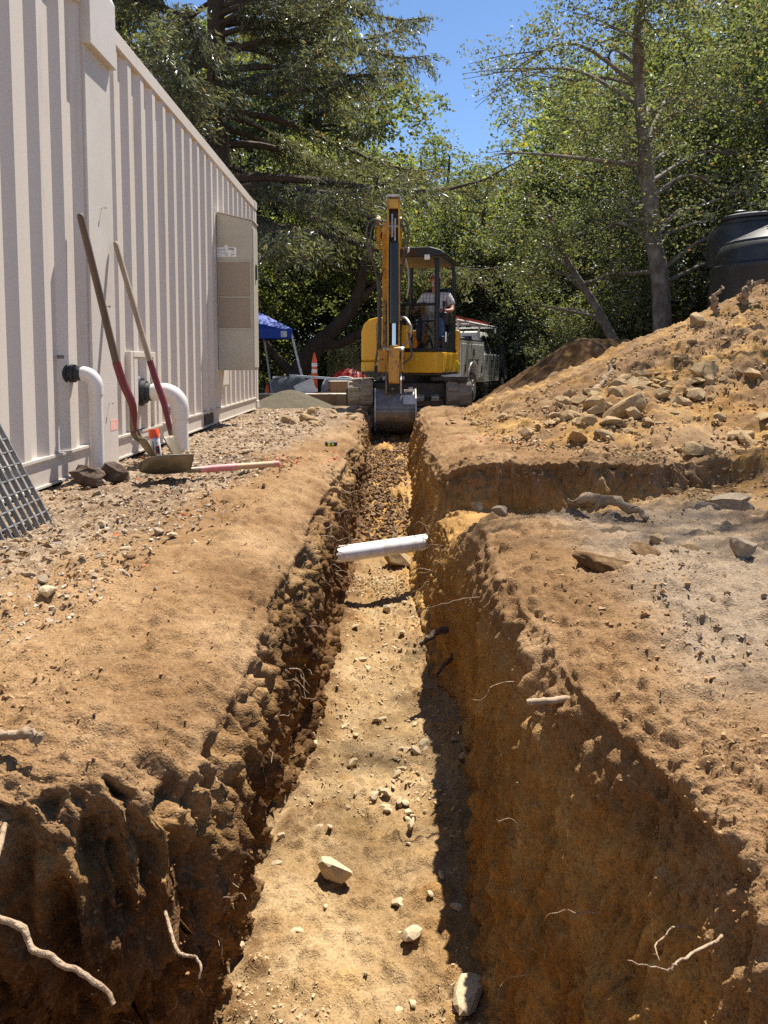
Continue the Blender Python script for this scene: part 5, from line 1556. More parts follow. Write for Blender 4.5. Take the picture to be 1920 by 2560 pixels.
make_tree('oak_tree', 'thin grey oak leaning left behind the shaded soil mound', 'tree', (5.2, 16.4, -0.2),
          [((0.35, 0, -0.2), 0.13), ((0.05, 0, 0.9), 0.115), ((-0.5, 0, 2.0), 0.095), ((-1.2, 0.2, 3.2), 0.06), ((-1.7, 0.2, 4.4), 0.02)],
          rand_clumps(22, (-1.2, 0.5, 3.3), (1.9, 1.4, 1.8), 0.45, 0.7, 61), 560, 0.075, M_LEAF1, M_TRUNKG, 63, limb_r=0.04)
# big leaning live oak behind the clutter
make_tree('live_oak', 'thick dark live oak trunk leaning right over the tan container', 'tree', (-3.1, 23.6, -0.75),
          [((-0.1, 0, -0.2), 0.42), ((0.25, 0, 0.75), 0.36), ((0.85, 0, 1.75), 0.30), ((1.65, 0, 2.55), 0.24), ((2.2, 0, 3.3), 0.20), ((2.45, 0.1, 4.3), 0.16), ((2.7, 0.2, 5.6), 0.10), ((2.9, 0.3, 7.2), 0.03)],
          rand_clumps(60, (1.9, 1.6, 5.8), (3.4, 2.0, 3.0), 0.55, 0.9, 71), 480, 0.11, M_LEAF2, M_TRUNKD, 73,
          extra=[([(1.0, 0, 1.9), (1.9, -0.1, 2.05), (2.9, -0.1, 2.75), (3.7, 0, 3.4)], [0.19, 0.15, 0.11, 0.04]), ([(2.1, 0, 3.2), (2.8, 0.1, 3.8), (3.3, 0.1, 4.6)], [0.13, 0.09, 0.03]), ([(0.3, 0, 0.9), (-0.6, 0.2, 1.9), (-1.3, 0.2, 3.3)], [0.16, 0.10, 0.03])])

# tall oak standing outside the picture on the right; one limb hangs over the bank
oc = rand_clumps(30, (-4.0, -0.9, 9.6), (1.9, 1.9, 1.3), 0.4, 0.7, 81) + rand_clumps(22, (0, 0, 8.5), (2.2, 2.2, 2.2), 0.5, 0.8, 83) + [((-3.95, 1.0, 5.15), 0.45), ((-3.3, 0.9, 5.0), 0.5), ((-2.8, 0.6, 5.3), 0.55), ((-4.4, 1.2, 5.5), 0.35)]
make_tree('oak_tree', 'overhanging oak whose leafy twigs enter the upper right corner', 'tree', (8.0, 8.3, 0.0),
          [((0, 0, -0.2), 0.26), ((0.1, 0, 2.0), 0.22), ((-0.1, 0, 4.5), 0.18), ((0, 0.1, 7.0), 0.12), ((0.1, 0, 9.5), 0.04)],
          oc, 300, 0.075, M_LEAF3, M_TRUNK, 85, limb_r=0.06, extra=[([(-0.1, 0, 4.6), (-1.6, -0.3, 6.6), (-3.2, -0.7, 8.6), (-4.6, -1.0, 9.9)], [0.13, 0.10, 0.07, 0.02])])

def plant(src, label, loc, rz, s, group=None, name=None):
    c = copy_tree(src)
    c.location = loc
    c.rotation_euler = (0, 0, rz)
    c.scale = (s, s, s * 1.05)
    c['label'] = label
    if group: c['group'] = group
    return c
rd = random.Random(77)
spots = [(-8.5, 29, 1.15, 'far left behind the white container'), (-5.4, 30, 1.3, 'behind the blue canopy'), (-2.6, 32, 1.3, 'right above the tan container'),
         (2.4, 31, 1.15, 'behind the cab roof'), (6.6, 29, 1.3, 'above the service truck mirror'), (9.2, 27, 1.3, 'far behind the slender grey oak'), (11.8, 30, 1.4, 'behind the black tank, farthest back'),
         (8.0, 22.5, 1.15, 'close behind the slender grey oak'), (11.2, 22, 1.25, 'behind the black tank at the right edge'), (-11.5, 31, 1.4, 'hidden low behind the container roof'), (14.5, 27, 1.4, 'outermost on the right'),
         (-0.2, 37, 1.3, 'in the second row left of the sky gap'), (-6.5, 38, 1.6, 'in the second row behind the fir'), (9.5, 38, 1.8, 'in the second row behind the tank'),
         (-10.5, 24, 1.2, 'beside the hidden fir'), (14.0, 36, 1.8, 'in the far right corner'), (-13, 40, 1.8, 'in the far left corner'), (8.8, 17.8, 1.05, 'leaning over the black tank from behind'), (11.6, 18.2, 1.15, 'just right of the black tank'), (2.3, 40, 1.5, 'in the last row under the sky gap'), (3.9, 33, 1.15, 'between truck and sky gap'),
         (-2.6, 35, 1.9, 'tallest left of the sky gap'), (-8.0, 34, 2.2, 'tallest above the container'), (-5.4, 36.5, 2.2, 'tall behind the big fir'), (9.0, 28.5, 1.75, 'tallest right of the sky gap'), (11.4, 25.0, 1.8, 'tall behind the slender oak crown'), (14.5, 24.0, 2.0, 'tall at the upper right corner')]
for k, (x_, y_, s, ph) in enumerate(spots):
    plant((oakA, oakB)[k % 2], ('bright', 'dark')[k % 2] + ' green forest tree ' + ph, (x_, y_, gz(x_, y_)), rd.uniform(0, 6.28), s, 'forest trees behind the clearing')
for k, (x_, y_, s, ph) in enumerate([(3.7, 29.0, 1.4, 'beyond the truck cab'), (6.2, 17.6, 0.9, 'between slender oak and shaded mound'), (7.2, 21.0, 1.3, 'behind the slender oak trunk'), (6.3, 23.6, 1.35, 'right of the truck mirror'), (4.6, 27.6, 1.5, 'above the truck bonnet'), (7.6, 17.6, 1.2, 'left of the black tank'),
        (8.9, 19.5, 1.4, 'behind the black tank'), (-5.2, 26.0, 1.2, 'behind the canopy legs'), (-7.0, 24.5, 1.3, 'behind the container corner'), (-1.4, 31.0, 1.2, 'above the tan container roof'), (1.0, 29.5, 1.2, 'behind the excavator cab'), (5.9, 26.5, 1.6, 'in the middle of the right hand thicket'),
        (-8.8, 27.5, 1.5, 'far left behind the container'), (9.8, 15.8, 1.2, 'right of the black tank'), (7.2, 25.5, 1.7, 'deep in the right hand thicket'), (-3.2, 29.5, 1.4, 'left of the leaning live oak'), (10.6, 24, 1.7, 'at the back right of the thicket'), (4.9, 18.0, 0.62, 'low in front of the leaning grey oak'), (-4.0, 25.6, 1.5, 'glowing between canopy and leaning live oak'), (1.9, 27.4, 1.3, 'glowing behind the cab window')]):
    plant((bushA, bushB)[(k * 3) % 2 if k % 5 else 1], 'leafy green bush ' + ph, (x_, y_, gz(x_, y_) - 0.05), rd.uniform(0, 6.28), s, 'bushes along the tree line')

# ------------------------------------------------------------------ big fir
def conifer(name, label, loc, H, r0, seed, nb, reach, zlo, rightbias=0.0, lean=(0, 0)):
    rng = np.random.default_rng(seed)
    rd = random.Random(seed)
    t = thing(name, label, 'tree', loc)
    mb = MB()
    tp = [Vector((lean[0] * (k / 16) ** 1.5, lean[1] * (k / 16) ** 1.5, H * k / 16)) for k in range(17)]
    mb.tube(tp, [r0 * (1 - 0.82 * k / 16) for k in range(17)], 14)
    Cs, As, Ss = [], [], []
    for b in range(nb):
        f = (b + rd.random()) / nb
        z_ = zlo + (H * 0.97 - zlo) * f
        az = b * 2.399 + rd.uniform(-.5, .5)
        if rd.random() < rightbias: az = rd.uniform(-1.3, 0.9)
        Lb = reach * (1 - 0.72 * f ** 1.6) * rd.uniform(0.65, 1.1)
        k = z_ / H * 16
        base = tp[int(k)].lerp(tp[min(16, int(k) + 1)], k - int(k))
        d = Vector((math.cos(az), math.sin(az), 0))
        sd = Vector((-d.y, d.x, 0))
        up0, dr0 = rd.uniform(0.05, 0.30), rd.uniform(0.45, 0.75)
        wv = rd.uniform(-0.25, 0.25)
        def bp(tt):
            return base + d * (Lb * tt) + sd * (Lb * wv * tt * tt) + Vector((0, 0, Lb * (up0 * tt - dr0 * tt ** 2 + 0.38 * tt ** 4)))
        pts = [bp(q / 9) for q in range(10)]
        rb_ = 0.035 + 0.014 * Lb
        mb.tube(pts, [rb_ * (1 - 0.9 * q / 9) for q in range(10)], 6, cap=False)
        nt_ = int(10 + 6.5 * Lb)
        for q in range(nt_):
            tt = 0.30 + 0.70 * (q + rd.random()) / nt_
            p0 = bp(tt)
            side = 1 if q % 2 else -1
            l2 = (0.35 + 0.55 * rd.random()) * (1.15 - 0.5 * tt) * (0.6 + 0.13 * Lb)
            dd = (d * rd.uniform(0.3, 0.8) + sd * side * rd.uniform(0.4, 1.0) + Vector((0, 0, rd.uniform(-0.75, -0.05)))).normalized()
            if rd.random() < 0.5:
                mb.tube([p0, p0 + dd * l2 * 0.6 + Vector((0, 0, -0.06 * l2)), p0 + dd * l2 + Vector((0, 0, -0.25 * l2))], [0.012, 0.008, 0.003], 3, cap=False)
            m_ = int(30 * l2 / 0.5)
            u = rng.uniform(0.05, 1.05, m_)
            cc = np.array(p0)[None] + np.array(dd)[None] * (u * l2)[:, None]
            cc[:, 2] -= 0.25 * l2 * u ** 2
            cc += rng.normal(size=(m_, 3)) * (0.055 + 0.03 * u[:, None]) * np.array([1, 1, 0.8])
            aa = np.array(dd)[None] + rng.normal(size=(m_, 3)) * 0.65
            aa[:, 2] -= 0.3
            aa /= np.linalg.norm(aa, axis=1, keepdims=True)
            Cs.append(cc)
            As.append(aa)
            Ss.append(rng.uniform(0.09, 0.20, m_))
    mb.build('trunk', M_TRUNKD, t, smooth=True)
    C, A, S = np.concatenate(Cs), np.concatenate(As), np.concatenate(Ss)
    V = leaf_quads(C, A, S, rng, 0.26)
    np_obj('crown', V, quad_faces(len(V)), M_NEEDLE, t)
    return t
fir = conifer('fir_tree', 'huge dark fir with drooping branches towering over the white container', (-4.5, 20.5, -0.5), 19.0, 0.42, 5, 80, 7.4, 4.6, rightbias=0.42)
f2 = conifer('fir_tree', 'second dark fir behind the first with bare lower limbs', (-2.2, 31.0, -1.0), 16.5, 0.24, 9, 52, 4.2, 5.0, rightbias=0.2, lean=(-0.9, 0.3))
c = copy_tree(f2)
c.location = (-8.6, 22.5, -0.5)
c.rotation_euler = (0, 0, 2.0)
c.scale = (1.15, 1.15, 1.2)
c['label'] = 'dark fir mostly hidden by the white container roof'
# ------------------------------------------------------------------ rocks
M_ROCK = mat('pale_sandstone', (0.42, 0.295, 0.150), 0.9, c2=(0.32, 0.21, 0.10), scale=7, c3=(0.48, 0.36, 0.205), s3=3, bump=0.5, bscale=30, spec=0.2)
M_ROCKG = mat('dusty_grey_rock', (0.36, 0.28, 0.19), 0.9, c2=(0.26, 0.20, 0.14), scale=6, c3=(0.46, 0.36, 0.24), s3=4, bump=0.5, bscale=30, spec=0.2)
M_ROCKW = mat('chalky_stone', (0.60, 0.49, 0.32), 0.9, c2=(0.46, 0.34, 0.19), scale=9, bump=0.4, bscale=40, spec=0.2)
M_GRAVL = mat('mixed_gravel', (0.42, 0.33, 0.23), 0.9, c2=(0.24, 0.17, 0.11), scale=11, lo=0.42, hi=0.6, c3=(0.58, 0.52, 0.43), s3=17, lo3=0.55, hi3=0.62, spec=0.2)
M_PEBB = mat('pale_pebbles', (0.54, 0.42, 0.25), 0.9, c2=(0.40, 0.27, 0.14), scale=9, lo=0.4, hi=0.65, spec=0.2)
M_CLODS = mat('soil_crumbs', (0.37, 0.24, 0.125), 0.95, c2=(0.30, 0.185, 0.09), scale=8, spec=0.1)

def rock_mesh(name, seed, sub, m, flat=(1, 0.8, 0.6), cuts=15):
    rd = random.Random(seed)
    bm = bmesh.new()
    bmesh.ops.create_icosphere(bm, subdivisions=sub, radius=1.0)
    planes = []
    for _ in range(cuts):
        n = Vector((rd.gauss(0, 1), rd.gauss(0, 1), rd.gauss(0, 1))).normalized()
        planes.append((n, rd.uniform(0.42, 0.80)))
    for v in bm.verts:
        p = v.co.copy()
        for n, d in planes:
            e = p.dot(n) - d
            if e > 0: p -= n * e
        k = 1 + 0.07 * float(vnoise(p.x * 2.4, p.y * 2.4, p.z * 2.4, seed))
        v.co = Vector((p.x * flat[0], p.y * flat[1], p.z * flat[2])) * k * 1.2
    me = bpy.data.meshes.new(name)
    bm.to_mesh(me)
    bm.free()
    me.materials.append(m)
    return me
R_ROCK = [rock_mesh('rock', 300 + k, 3 if k < 3 else 2, M_ROCK, (1, random.Random(k).uniform(0.6, 0.95), random.Random(k + 9).uniform(0.42, 0.75))) for k in range(8)]
R_GREY = [rock_mesh('rock', 320 + k, 3 if k < 2 else 2, M_ROCKG, (1, random.Random(k + 3).uniform(0.6, 0.95), random.Random(k + 5).uniform(0.45, 0.8))) for k in range(5)]
R_WHITE = [rock_mesh('stone', 340 + k, 2, M_ROCKW, (1, random.Random(k + 6).uniform(0.6, 0.9), random.Random(k + 7).uniform(0.45, 0.7))) for k in range(6)]

def put_rock(pool, x_, y_, z_, s, label, group, rd, name='rock', cat='rock', tilt=0.35, rot=None):
    o = bpy.data.objects.new(name, rd.choice(pool))
    COL.objects.link(o)
    o.location = (x_, y_, z_)
    o.rotation_euler = rot or (rd.uniform(-tilt, tilt), rd.uniform(-tilt, tilt), rd.uniform(0, 6.28))
    o.scale = (s * rd.uniform(0.8, 1.2), s * rd.uniform(0.8, 1.15), s * rd.uniform(0.8, 1.15))
    return tag(o, label, cat, group)
rd = random.Random(1234)
# named boulders
big = [
    (2.02, 6.15, 0.17, 'heart shaped tan boulder at the front of the rock pile'),
    (4.15, 7.1, 0.24, 'broad brown boulder high on the spoil heap near the right edge'),
    (4.72, 7.2, 0.25, 'largest boulder cut by the right picture edge on the spoil heap'),
    (2.95, 6.85, 0.17, 'rounded orange brown boulder in the middle of the heap slope'),
    (3.45, 8.15, 0.16, 'brown boulder perched under the crest of the spoil heap'),
]
for x_, y_, s, lb_ in big:
    put_rock(R_ROCK[:3], x_, y_, float(heap_surf(x_, y_)) + s * 0.40, s, lb_, None, rd, tilt=0.5)
for x_, y_, s, lb_ in ((1.66, 3.60, 0.14, 'grey angular boulder beside the hollow on the right bank'), (1.86, 4.0, 0.15, 'tall grey brown boulder at the right edge above the hollow'), (1.50, 3.40, 0.08, 'small grey rock in front of the angular grey boulder'), (1.92, 3.35, 0.085, 'brown rock right of the angular grey boulder'), (1.62, 2.85, 0.10, 'tan rock half buried at the right edge of the near bank'), (1.12, 2.28, 0.075, 'flat grey brown rock on the hump of the near bank')):
    put_rock(R_GREY, x_, y_, surf_z(x_, y_, c_right) + s * 0.34, s, lb_, None, rd)
for x_, y_, s, lb_ in ((0.55, 3.42, 0.05, 'pointed grey stone on the near rim of the hollow'), (0.42, 3.30, 0.055, 'rounded stone where the hollow meets the trench')):
    put_rock(R_GREY, x_, y_, float(gbase(x_, y_)) + s * 0.5, s, lb_, None, rd)
R_CLOD = [rock_mesh('clod', 360 + k, 4, M_DIRT, (1, 0.75, 0.42), 3) for k in range(3)]
for me in R_CLOD:
    co_ = np.array([v.co for v in me.vertices])
    dd_ = 0.22 * np.abs(fbm(co_[:, 0] * 3.2, co_[:, 1] * 3.2, co_[:, 2] * 3.2, 4, 7, gain=0.6)) + 0.12 * fbm(co_[:, 0] * 1.5, co_[:, 1] * 1.5, co_[:, 2] * 1.5, 2, 8)
    me.vertices.foreach_set('co', (co_ * (0.9 + dd_)[:, None]).astype(np.float32).ravel())
    me.shade_smooth()
for x_, y_, s, lb_ in ((0.70, 2.24, 0.085, 'crusty flat soil clod jutting from the near right bank'), (0.84, 2.36, 0.055, 'smaller crusty clod behind the jutting clod'), (1.25, 1.62, 0.06, 'dark edged soil clod at the right picture edge')):
    put_rock(R_CLOD, x_, y_, surf_z(x_, y_, c_right) + s * 0.12, s, lb_, None, rd, name='soil_clod', cat='clod', tilt=0.25)
# rock pile at the foot and on the slope of the heap
cnt = 0
while cnt < 255:
    if rd.random() < 0.62:
        x_, y_ = rd.gauss(2.15, 0.62), rd.gauss(6.35, 0.55)
        s = 0.028 + 0.085 * rd.random() ** 2.0
    else:
        x_, y_ = rd.uniform(1.6, 5.0), rd.uniform(4.9, 8.6)
        s = 0.025 + 0.075 * rd.random() ** 2.4
    h = float(heap_h(x_, y_))
    if h < -0.22 or x_ < 0.95 or y_ < 5.0: continue
    z_ = float(gbase(x_, y_)) + max(h, 0) + s * 0.55
    put_rock(R_ROCK, x_, y_, z_, s, 'loose broken tan rock of the pile at the spoil heap foot', 'loose rocks on the spoil heap', rd, tilt=0.5)
    cnt += 1
# stones on the trench floor
def floor_z(x_, y_):
    u = (x_ - float(tFL(y_))) / (float(tFR(y_)) - float(tFL(y_)))
    return surf_z(x_, y_, c_floor)
for x_, y_, s, lb_ in ((-0.13, 2.02, 0.062, 'large pale oval stone on the trench floor'), (0.07, 1.80, 0.034, 'flat pale stone casting a dark shadow on the trench floor'), (0.20, 1.60, 0.06, 'upright tan rock in the shade at the trench wall foot'), (0.10, 5.25, 0.15, 'large flat pale rock lying behind the crossing pipe'), (0.02, 4.35, 0.055, 'dark brown stone in front of the crossing pipe')):
    put_rock(R_WHITE if y_ < 5 else R_ROCK, x_, y_, floor_z(x_, y_) + s * 0.3, s, lb_, None, rd, name='stone', cat='stone', tilt=0.2)
cnt = 0
while cnt < 125:
    if rd.random() < 0.30:
        y_, x_ = rd.gauss(2.48, 0.16), rd.gauss(0.02, 0.07)
    else:
        y_ = 1.35 * (3.4 ** rd.random())
        x_ = rd.uniform(float(tFL(y_)) + 0.03, float(tFR(y_)) - 0.03)
    if not float(tFL(y_)) + 0.03 < x_ < float(tFR(y_)): continue
    s = 0.008 + 0.020 * rd.random() ** 2.2
    put_rock(R_WHITE, x_, y_, floor_z(x_, y_) + s * 0.25, s, 'small pale stone lying on the trench floor', 'loose stones on the trench floor', rd, name='stone', cat='stone')
    cnt += 1
# stones on the left bank by the container
cnt = 0
while cnt < 80:
    y_ = 1.9 * (4.2 ** rd.random())
    x_ = rd.uniform(-1.72, -0.62)
    s = 0.009 + 0.028 * rd.random() ** 2.6
    if x_ < -1.45 and 4.0 < y_ < 5.7: continue
    put_rock(R_GREY + R_WHITE, x_, y_, surf_z(x_, y_, c_left) + s * 0.2, s, 'loose stone on the gravelly ground between container and trench', 'stones on the left bank', rd, name='stone', cat='stone')
    cnt += 1
# stones on the right bank
cnt = 0
while cnt < 80:
    y_ = 0.9 * (4.4 ** rd.random())
    x_ = rd.uniform(0.75, 2.4)
    s = 0.008 + 0.030 * rd.random() ** 2.5
    if rd.random() < 0.4: s *= 0.6
    put_rock(R_GREY + R_ROCK[3:], x_, y_, surf_z(x_, y_, c_right) + s * 0.2, s, 'loose stone scattered on the dusty bank right of the trench', 'stones on the right bank', rd, name='stone', cat='stone')
    cnt += 1
# rubble lumps around the bucket
cnt = 0
while cnt < 46:
    y_ = rd.uniform(7.2, 10.9)
    x_ = rd.choice((rd.uniform(-1.1, -0.35), rd.uniform(0.65, 1.35)))
    s = 0.03 + 0.06 * rd.random() ** 2
    put_rock(R_ROCK[3:], x_, y_, float(gbase(x_, y_)) + s * 0.5, s, 'tan lump of dug soil and rock near the excavator bucket', 'lumps beside the excavator bucket', rd, cat='rock')
    cnt += 1

# ------------------------------------------------------------------ gravel too fine to count
OCT_V = np.array([[-1, -1, -1], [1, -1, -1], [1, 1, -1], [-1, 1, -1], [-1, -1, 1], [1, -1, 1], [1, 1, 1], [-1, 1, 1]], float) * 0.62
OCT_F = np.array([[3, 2, 1, 0], [4, 5, 6, 7], [0, 1, 5, 4], [1, 2, 6, 5], [2, 3, 7, 6], [3, 0, 4, 7]])
def gravel(name, label, X, Y, Z, S, m, seed, flat=0.5):
    rng = np.random.default_rng(seed)
    n = len(X)
    q = rng.normal(size=(n, 4))
    q /= np.linalg.norm(q, axis=1, keepdims=True)
    w, a, b, c = q.T
    Rm = np.stack([1 - 2 * (b * b + c * c), 2 * (a * b - c * w), 2 * (a * c + b * w), 2 * (a * b + c * w), 1 - 2 * (a * a + c * c), 2 * (b * c - a * w), 2 * (a * c - b * w), 2 * (b * c + a * w), 1 - 2 * (a * a + b * b)], 1).reshape(n, 3, 3)
    sc = S[:, None] * rng.uniform([0.8, 0.6, 0.4], [1.2, 1.0, 0.8], (n, 3))
    V = (OCT_V[None] * rng.uniform(0.55, 1.25, (n, 8, 1)) + rng.normal(size=(n, 8, 3)) * 0.10) * sc[:, None, :]
    V = np.einsum('nij,nkj->nki', Rm, V)
    V[:, :, 2] *= 0.75
    V += np.stack([X, Y, Z], 1)[:, None, :]
    F = (OCT_F[None] + (np.arange(n) * 8)[:, None, None]).reshape(-1, 4)
    o = np_obj(name, V.reshape(-1, 3), F, m)
    return tag(o, label, kind='stuff')
rng = np.random.default_rng(99)
# crumbs and gravel laid on the real surface
def scatter(label, mask, n, smin, smax, m, seed, pw=2.6, sink=0.05):
    rng = np.random.default_rng(seed)
    iy, ix = np.nonzero(mask)
    w = 1.0 / GP[iy, ix, 1] ** 0.5
    k = rng.choice(len(iy), n, p=w / w.sum())
    p = GP[iy[k], ix[k]] + rng.normal(size=(n, 3)) * np.array([0.004, 0.004, 0.0])
    S = (smin + (smax - smin) * rng.random(n) ** pw) * (0.6 + 0.22 * p[:, 1])
    p = p + GN[iy[k], ix[k]] * (S * sink)[:, None]
    gravel('gravel', label, p[:, 0], p[:, 1], p[:, 2], S, m, seed)
yy_, xx_ = GP[..., 1], GP[..., 0]
ci = np.arange(nc)[None, :] + 0 * yy_
isl, isr, isf = ci < n_l, ci >= nc - len(right_off), (ci >= n_l + n_w) & (ci < n_l + n_w + NFLOOR)
grav_n = fbm(xx_ * 1.6, yy_ * 1.6, 0.3, 3, 401)
scatter('grey brown gravel and chips beside the container', isl & (yy_ > 1.7) & (yy_ < 10.5) & (xx_ > -1.8) & (xx_ < -0.75 + 0.35 * grav_n), 7500, 0.003, 0.013, M_GRAVL, 1, 2.8, 0.15)
scatter('pale grit over the trench floor', isf & (yy_ > 1.2) & (yy_ < 5.3) & (grav_n > -0.25), 7000, 0.002, 0.0085, M_PEBB, 2, 3.0, 0.15)
scatter('tan crumbs on the right bank', isr & (yy_ > 0.75) & (yy_ < 4.8) & (xx_ < 2.6) & (grav_n > -0.1), 5500, 0.002, 0.013, M_CLODS, 4, 3.4)
scatter('grey chips on the right bank', isr & (yy_ > 1.6) & (yy_ < 4.8) & (xx_ > 0.7) & (xx_ < 2.6) & (grav_n > 0.05), 2200, 0.002, 0.011, M_ROCKG, 14, 3.0)
scatter('soil crumbs along the left rim', isl & (yy_ > 0.95) & (yy_ < 7.0) & (xx_ > -1.3) & (grav_n > -0.15), 5000, 0.0018, 0.0125, M_CLODS, 5, 3.4)
scatter('soil crumbs clinging to the trench walls', (GWALL > 0.35) & (yy_ > 0.75) & (yy_ < 5.0), 9000, 0.0012, 0.0058, mat('wall_crumbs', (0.30, 0.18, 0.075), 0.95, c2=(0.22, 0.12, 0.05), scale=7, spec=0.1), 21)
scatter('soil crumbs on the rounded rims', (GWALL <= 0.35) & (yy_ > 0.75) & (yy_ < 4.0) & (xx_ > -1.2) & (xx_ < 1.4) & (GP[..., 2] > -0.5), 6000, 0.0014, 0.0070, M_CLODS, 22, 3.5)
n = 7500
X, Y = rng.uniform(0.9, 5.6, n), rng.uniform(4.3, 8.8, n)
h = heap_h(X, Y)
ok = h > -0.15
X, Y, h = X[ok], Y[ok], h[ok]
S = 0.006 + 0.024 * rng.random(len(X)) ** 2.6
gravel('gravel', 'small stones covering the spoil heap', X, Y, gbase(X, Y) + np.maximum(h, 0) + 0.04 + S * 0.2, S, M_ROCK, 3)
n = 2600
Y = rng.uniform(5.6, 10.6, n)
u = rng.random(n)
X = tFL(Y) + (tFR(Y) - tFL(Y)) * u
S = 0.008 + 0.03 * rng.random(n) ** 2.4
gravel('gravel', 'dark fresh rubble at the digging end of the trench', X, Y, g0(Y) - tDep(Y) + S * 0.4 + 0.06, S, mat('fresh_rubble', (0.24, 0.145, 0.07), 0.95, c2=(0.15, 0.09, 0.045), scale=8), 6)
# orange marking paint on a few chips
n = 260
X = np.concatenate([rng.normal(-0.75, 0.22, n // 2), rng.normal(0.95, 0.16, n // 2)])
Y = np.concatenate([rng.normal(5.0, 0.18, n // 2), rng.normal(6.1, 0.25, n // 2)])
S = 0.004 + 0.012 * rng.random(len(X)) ** 2
gravel('gravel', 'chips sprayed with orange marking paint', X, Y, gbase(X, Y) + 0.008 + S * 0.3, S, mat('sprayed_orange', (0.62, 0.14, 0.05), 0.8), 7)
# fallen leaves and twigs beside the container
n = 900
Y = 2.2 * (3.6 ** rng.random(n))
X = rng.uniform(-1.75, -0.75, n)
C = np.stack([X, Y, gbase(X, Y) + 0.016], 1)
A = rng.normal(size=(n, 3)) * np.array([1, 1, 0.2])
A /= np.linalg.norm(A, axis=1, keepdims=True)
V = leaf_quads(C, A, rng.uniform(0.018, 0.05, n), rng, 0.45)
V[:, 2] = np.maximum(V[:, 2], np.repeat(C[:, 2], 4) - 0.006)
tag(np_obj('leaf_litter', V, quad_faces(len(V)), leaf_mat('dry_leaf', (0.10, 0.055, 0.025), (0.34, 0.20, 0.09), (0.40, 0.12, 0.03), 0.06, trans=0.15, gloss=0.03)), 'dry leaves and bark flakes on the ground by the container', kind='stuff')

# ------------------------------------------------------------------ roots and sticks
M_ROOT = mat('pale_root', (0.42, 0.31, 0.20), 0.8, c2=(0.22, 0.14, 0.075), scale=30, bump=0.6, bscale=120)
M_ROOTD = mat('brown_root', (0.30, 0.20, 0.12), 0.85, c2=(0.18, 0.11, 0.06), scale=25)
M_WOODLOG = mat('old_root_wood', (0.24, 0.165, 0.10), 0.9, c2=(0.36, 0.26, 0.16), scale=16, bump=0.8, bscale=40)
M_STICK = mat('weathered_stick', (0.42, 0.32, 0.21), 0.85, c2=(0.28, 0.19, 0.11), scale=14)
def root_obj(label, pts, r0, m=M_ROOT, n=16, group=None, name='root', cat='root', rb=0.35, jit=0.0, seed=0):
    q = spline(pts, n)
    rj = random.Random(seed)
    if jit:
        q = [p + Vector((rj.uniform(-jit, jit), rj.uniform(-jit, jit), rj.uniform(-jit, jit))) for p in q]
    rad = [r0 * (1 - (1 - rb) * k / n) * rj.uniform(0.9, 1.12) for k in range(n + 1)]
    o = MB().tube(q, rad, 9).build(name, m, smooth=True)
    if name != 'root':
        for v in o.data.vertices:
            k_ = r0 * 0.7 * float(vnoise(v.co.x * 0.6 / r0, v.co.y * 0.6 / r0, v.co.z * 0.6 / r0, seed))
            v.co += Vector((k_, k_ * 0.6, k_))
    return tag(o, label, cat, group)
root_obj('long pale crooked root dangling over the bottom left face', [(-0.60, 1.12, -0.06), (-0.52, 0.93, -0.020), (-0.478, 0.86, -0.002), (-0.452, 0.845, -0.001), (-0.428, 0.835, -0.003), (-0.421, 0.83, -0.013), (-0.412, 0.824, -0.020), (-0.392, 0.818, -0.0205), (-0.372, 0.81, -0.027), (-0.352, 0.805, -0.028), (-0.335, 0.80, -0.036), (-0.316, 0.792, -0.040), (-0.303, 0.782, -0.049)], 0.0045, n=40, jit=0.0007, seed=5, rb=0.6)
root_obj('stubby pale root with a knob low on the left wall', [(-0.36, 1.16, -0.235), (-0.318, 1.06, -0.205), (-0.300, 1.03, -0.198), (-0.284, 1.02, -0.193), (-0.274, 1.01, -0.186), (-0.262, 1.00, -0.190), (-0.262, 0.99, -0.202)], 0.0030, n=24, rb=0.5, jit=0.0008, seed=31)
root_obj('short peg of cut root poking from the right wall', [(0.42, 1.60, -0.078), (0.35, 1.572, -0.072), (0.312, 1.57, -0.073)], 0.0075, M_STICK, 16, rb=0.9, jit=0.0015, seed=22)
root_obj('thin root arching out of the right wall over the trench', [(0.42, 2.55, -0.17), (0.33, 2.52, -0.15), (0.22, 2.50, -0.16), (0.12, 2.52, -0.20)], 0.004, M_ROOTD, 18, jit=0.003, seed=3)
root_obj('forked pale root sticking from the lower right wall', [(0.47, 0.97, -0.12), (0.39, 0.90, -0.092), (0.363, 0.875, -0.083), (0.350, 0.87, -0.084), (0.325, 0.868, -0.076), (0.303, 0.87, -0.071)], 0.0022, n=24, rb=0.25, jit=0.002, seed=8)
root_obj('dark broken root bundle in the right wall recess', [(0.36, 3.30, -0.55), (0.28, 3.22, -0.52), (0.20, 3.16, -0.53), (0.15, 3.14, -0.56)], 0.022, M_BARK, 14, jit=0.008, seed=9)
root_obj('splintered dark root below the root bundle', [(0.36, 3.25, -0.62), (0.27, 3.12, -0.63), (0.22, 3.05, -0.66)], 0.014, M_BARK, 10, jit=0.006, seed=10)
root_obj('forked driftwood like branch lying across the spoil heap', [(2.05, 7.2, 0.36), (2.22, 7.45, 0.47), (2.35, 7.65, 0.60), (2.42, 7.75, 0.72)], 0.036, M_WOODLOG, 22, name='branch', cat='branch', jit=0.018, seed=12)
root_obj('old root stump chunk lying on the near right bank', [(0.82, 3.22, 0.05), (0.92, 3.16, 0.075), (1.04, 3.12, 0.065), (1.10, 3.06, 0.03)], 0.024, M_WOODLOG, 22, name='wood_chunk', cat='wood', jit=0.012, seed=14, rb=0.6)
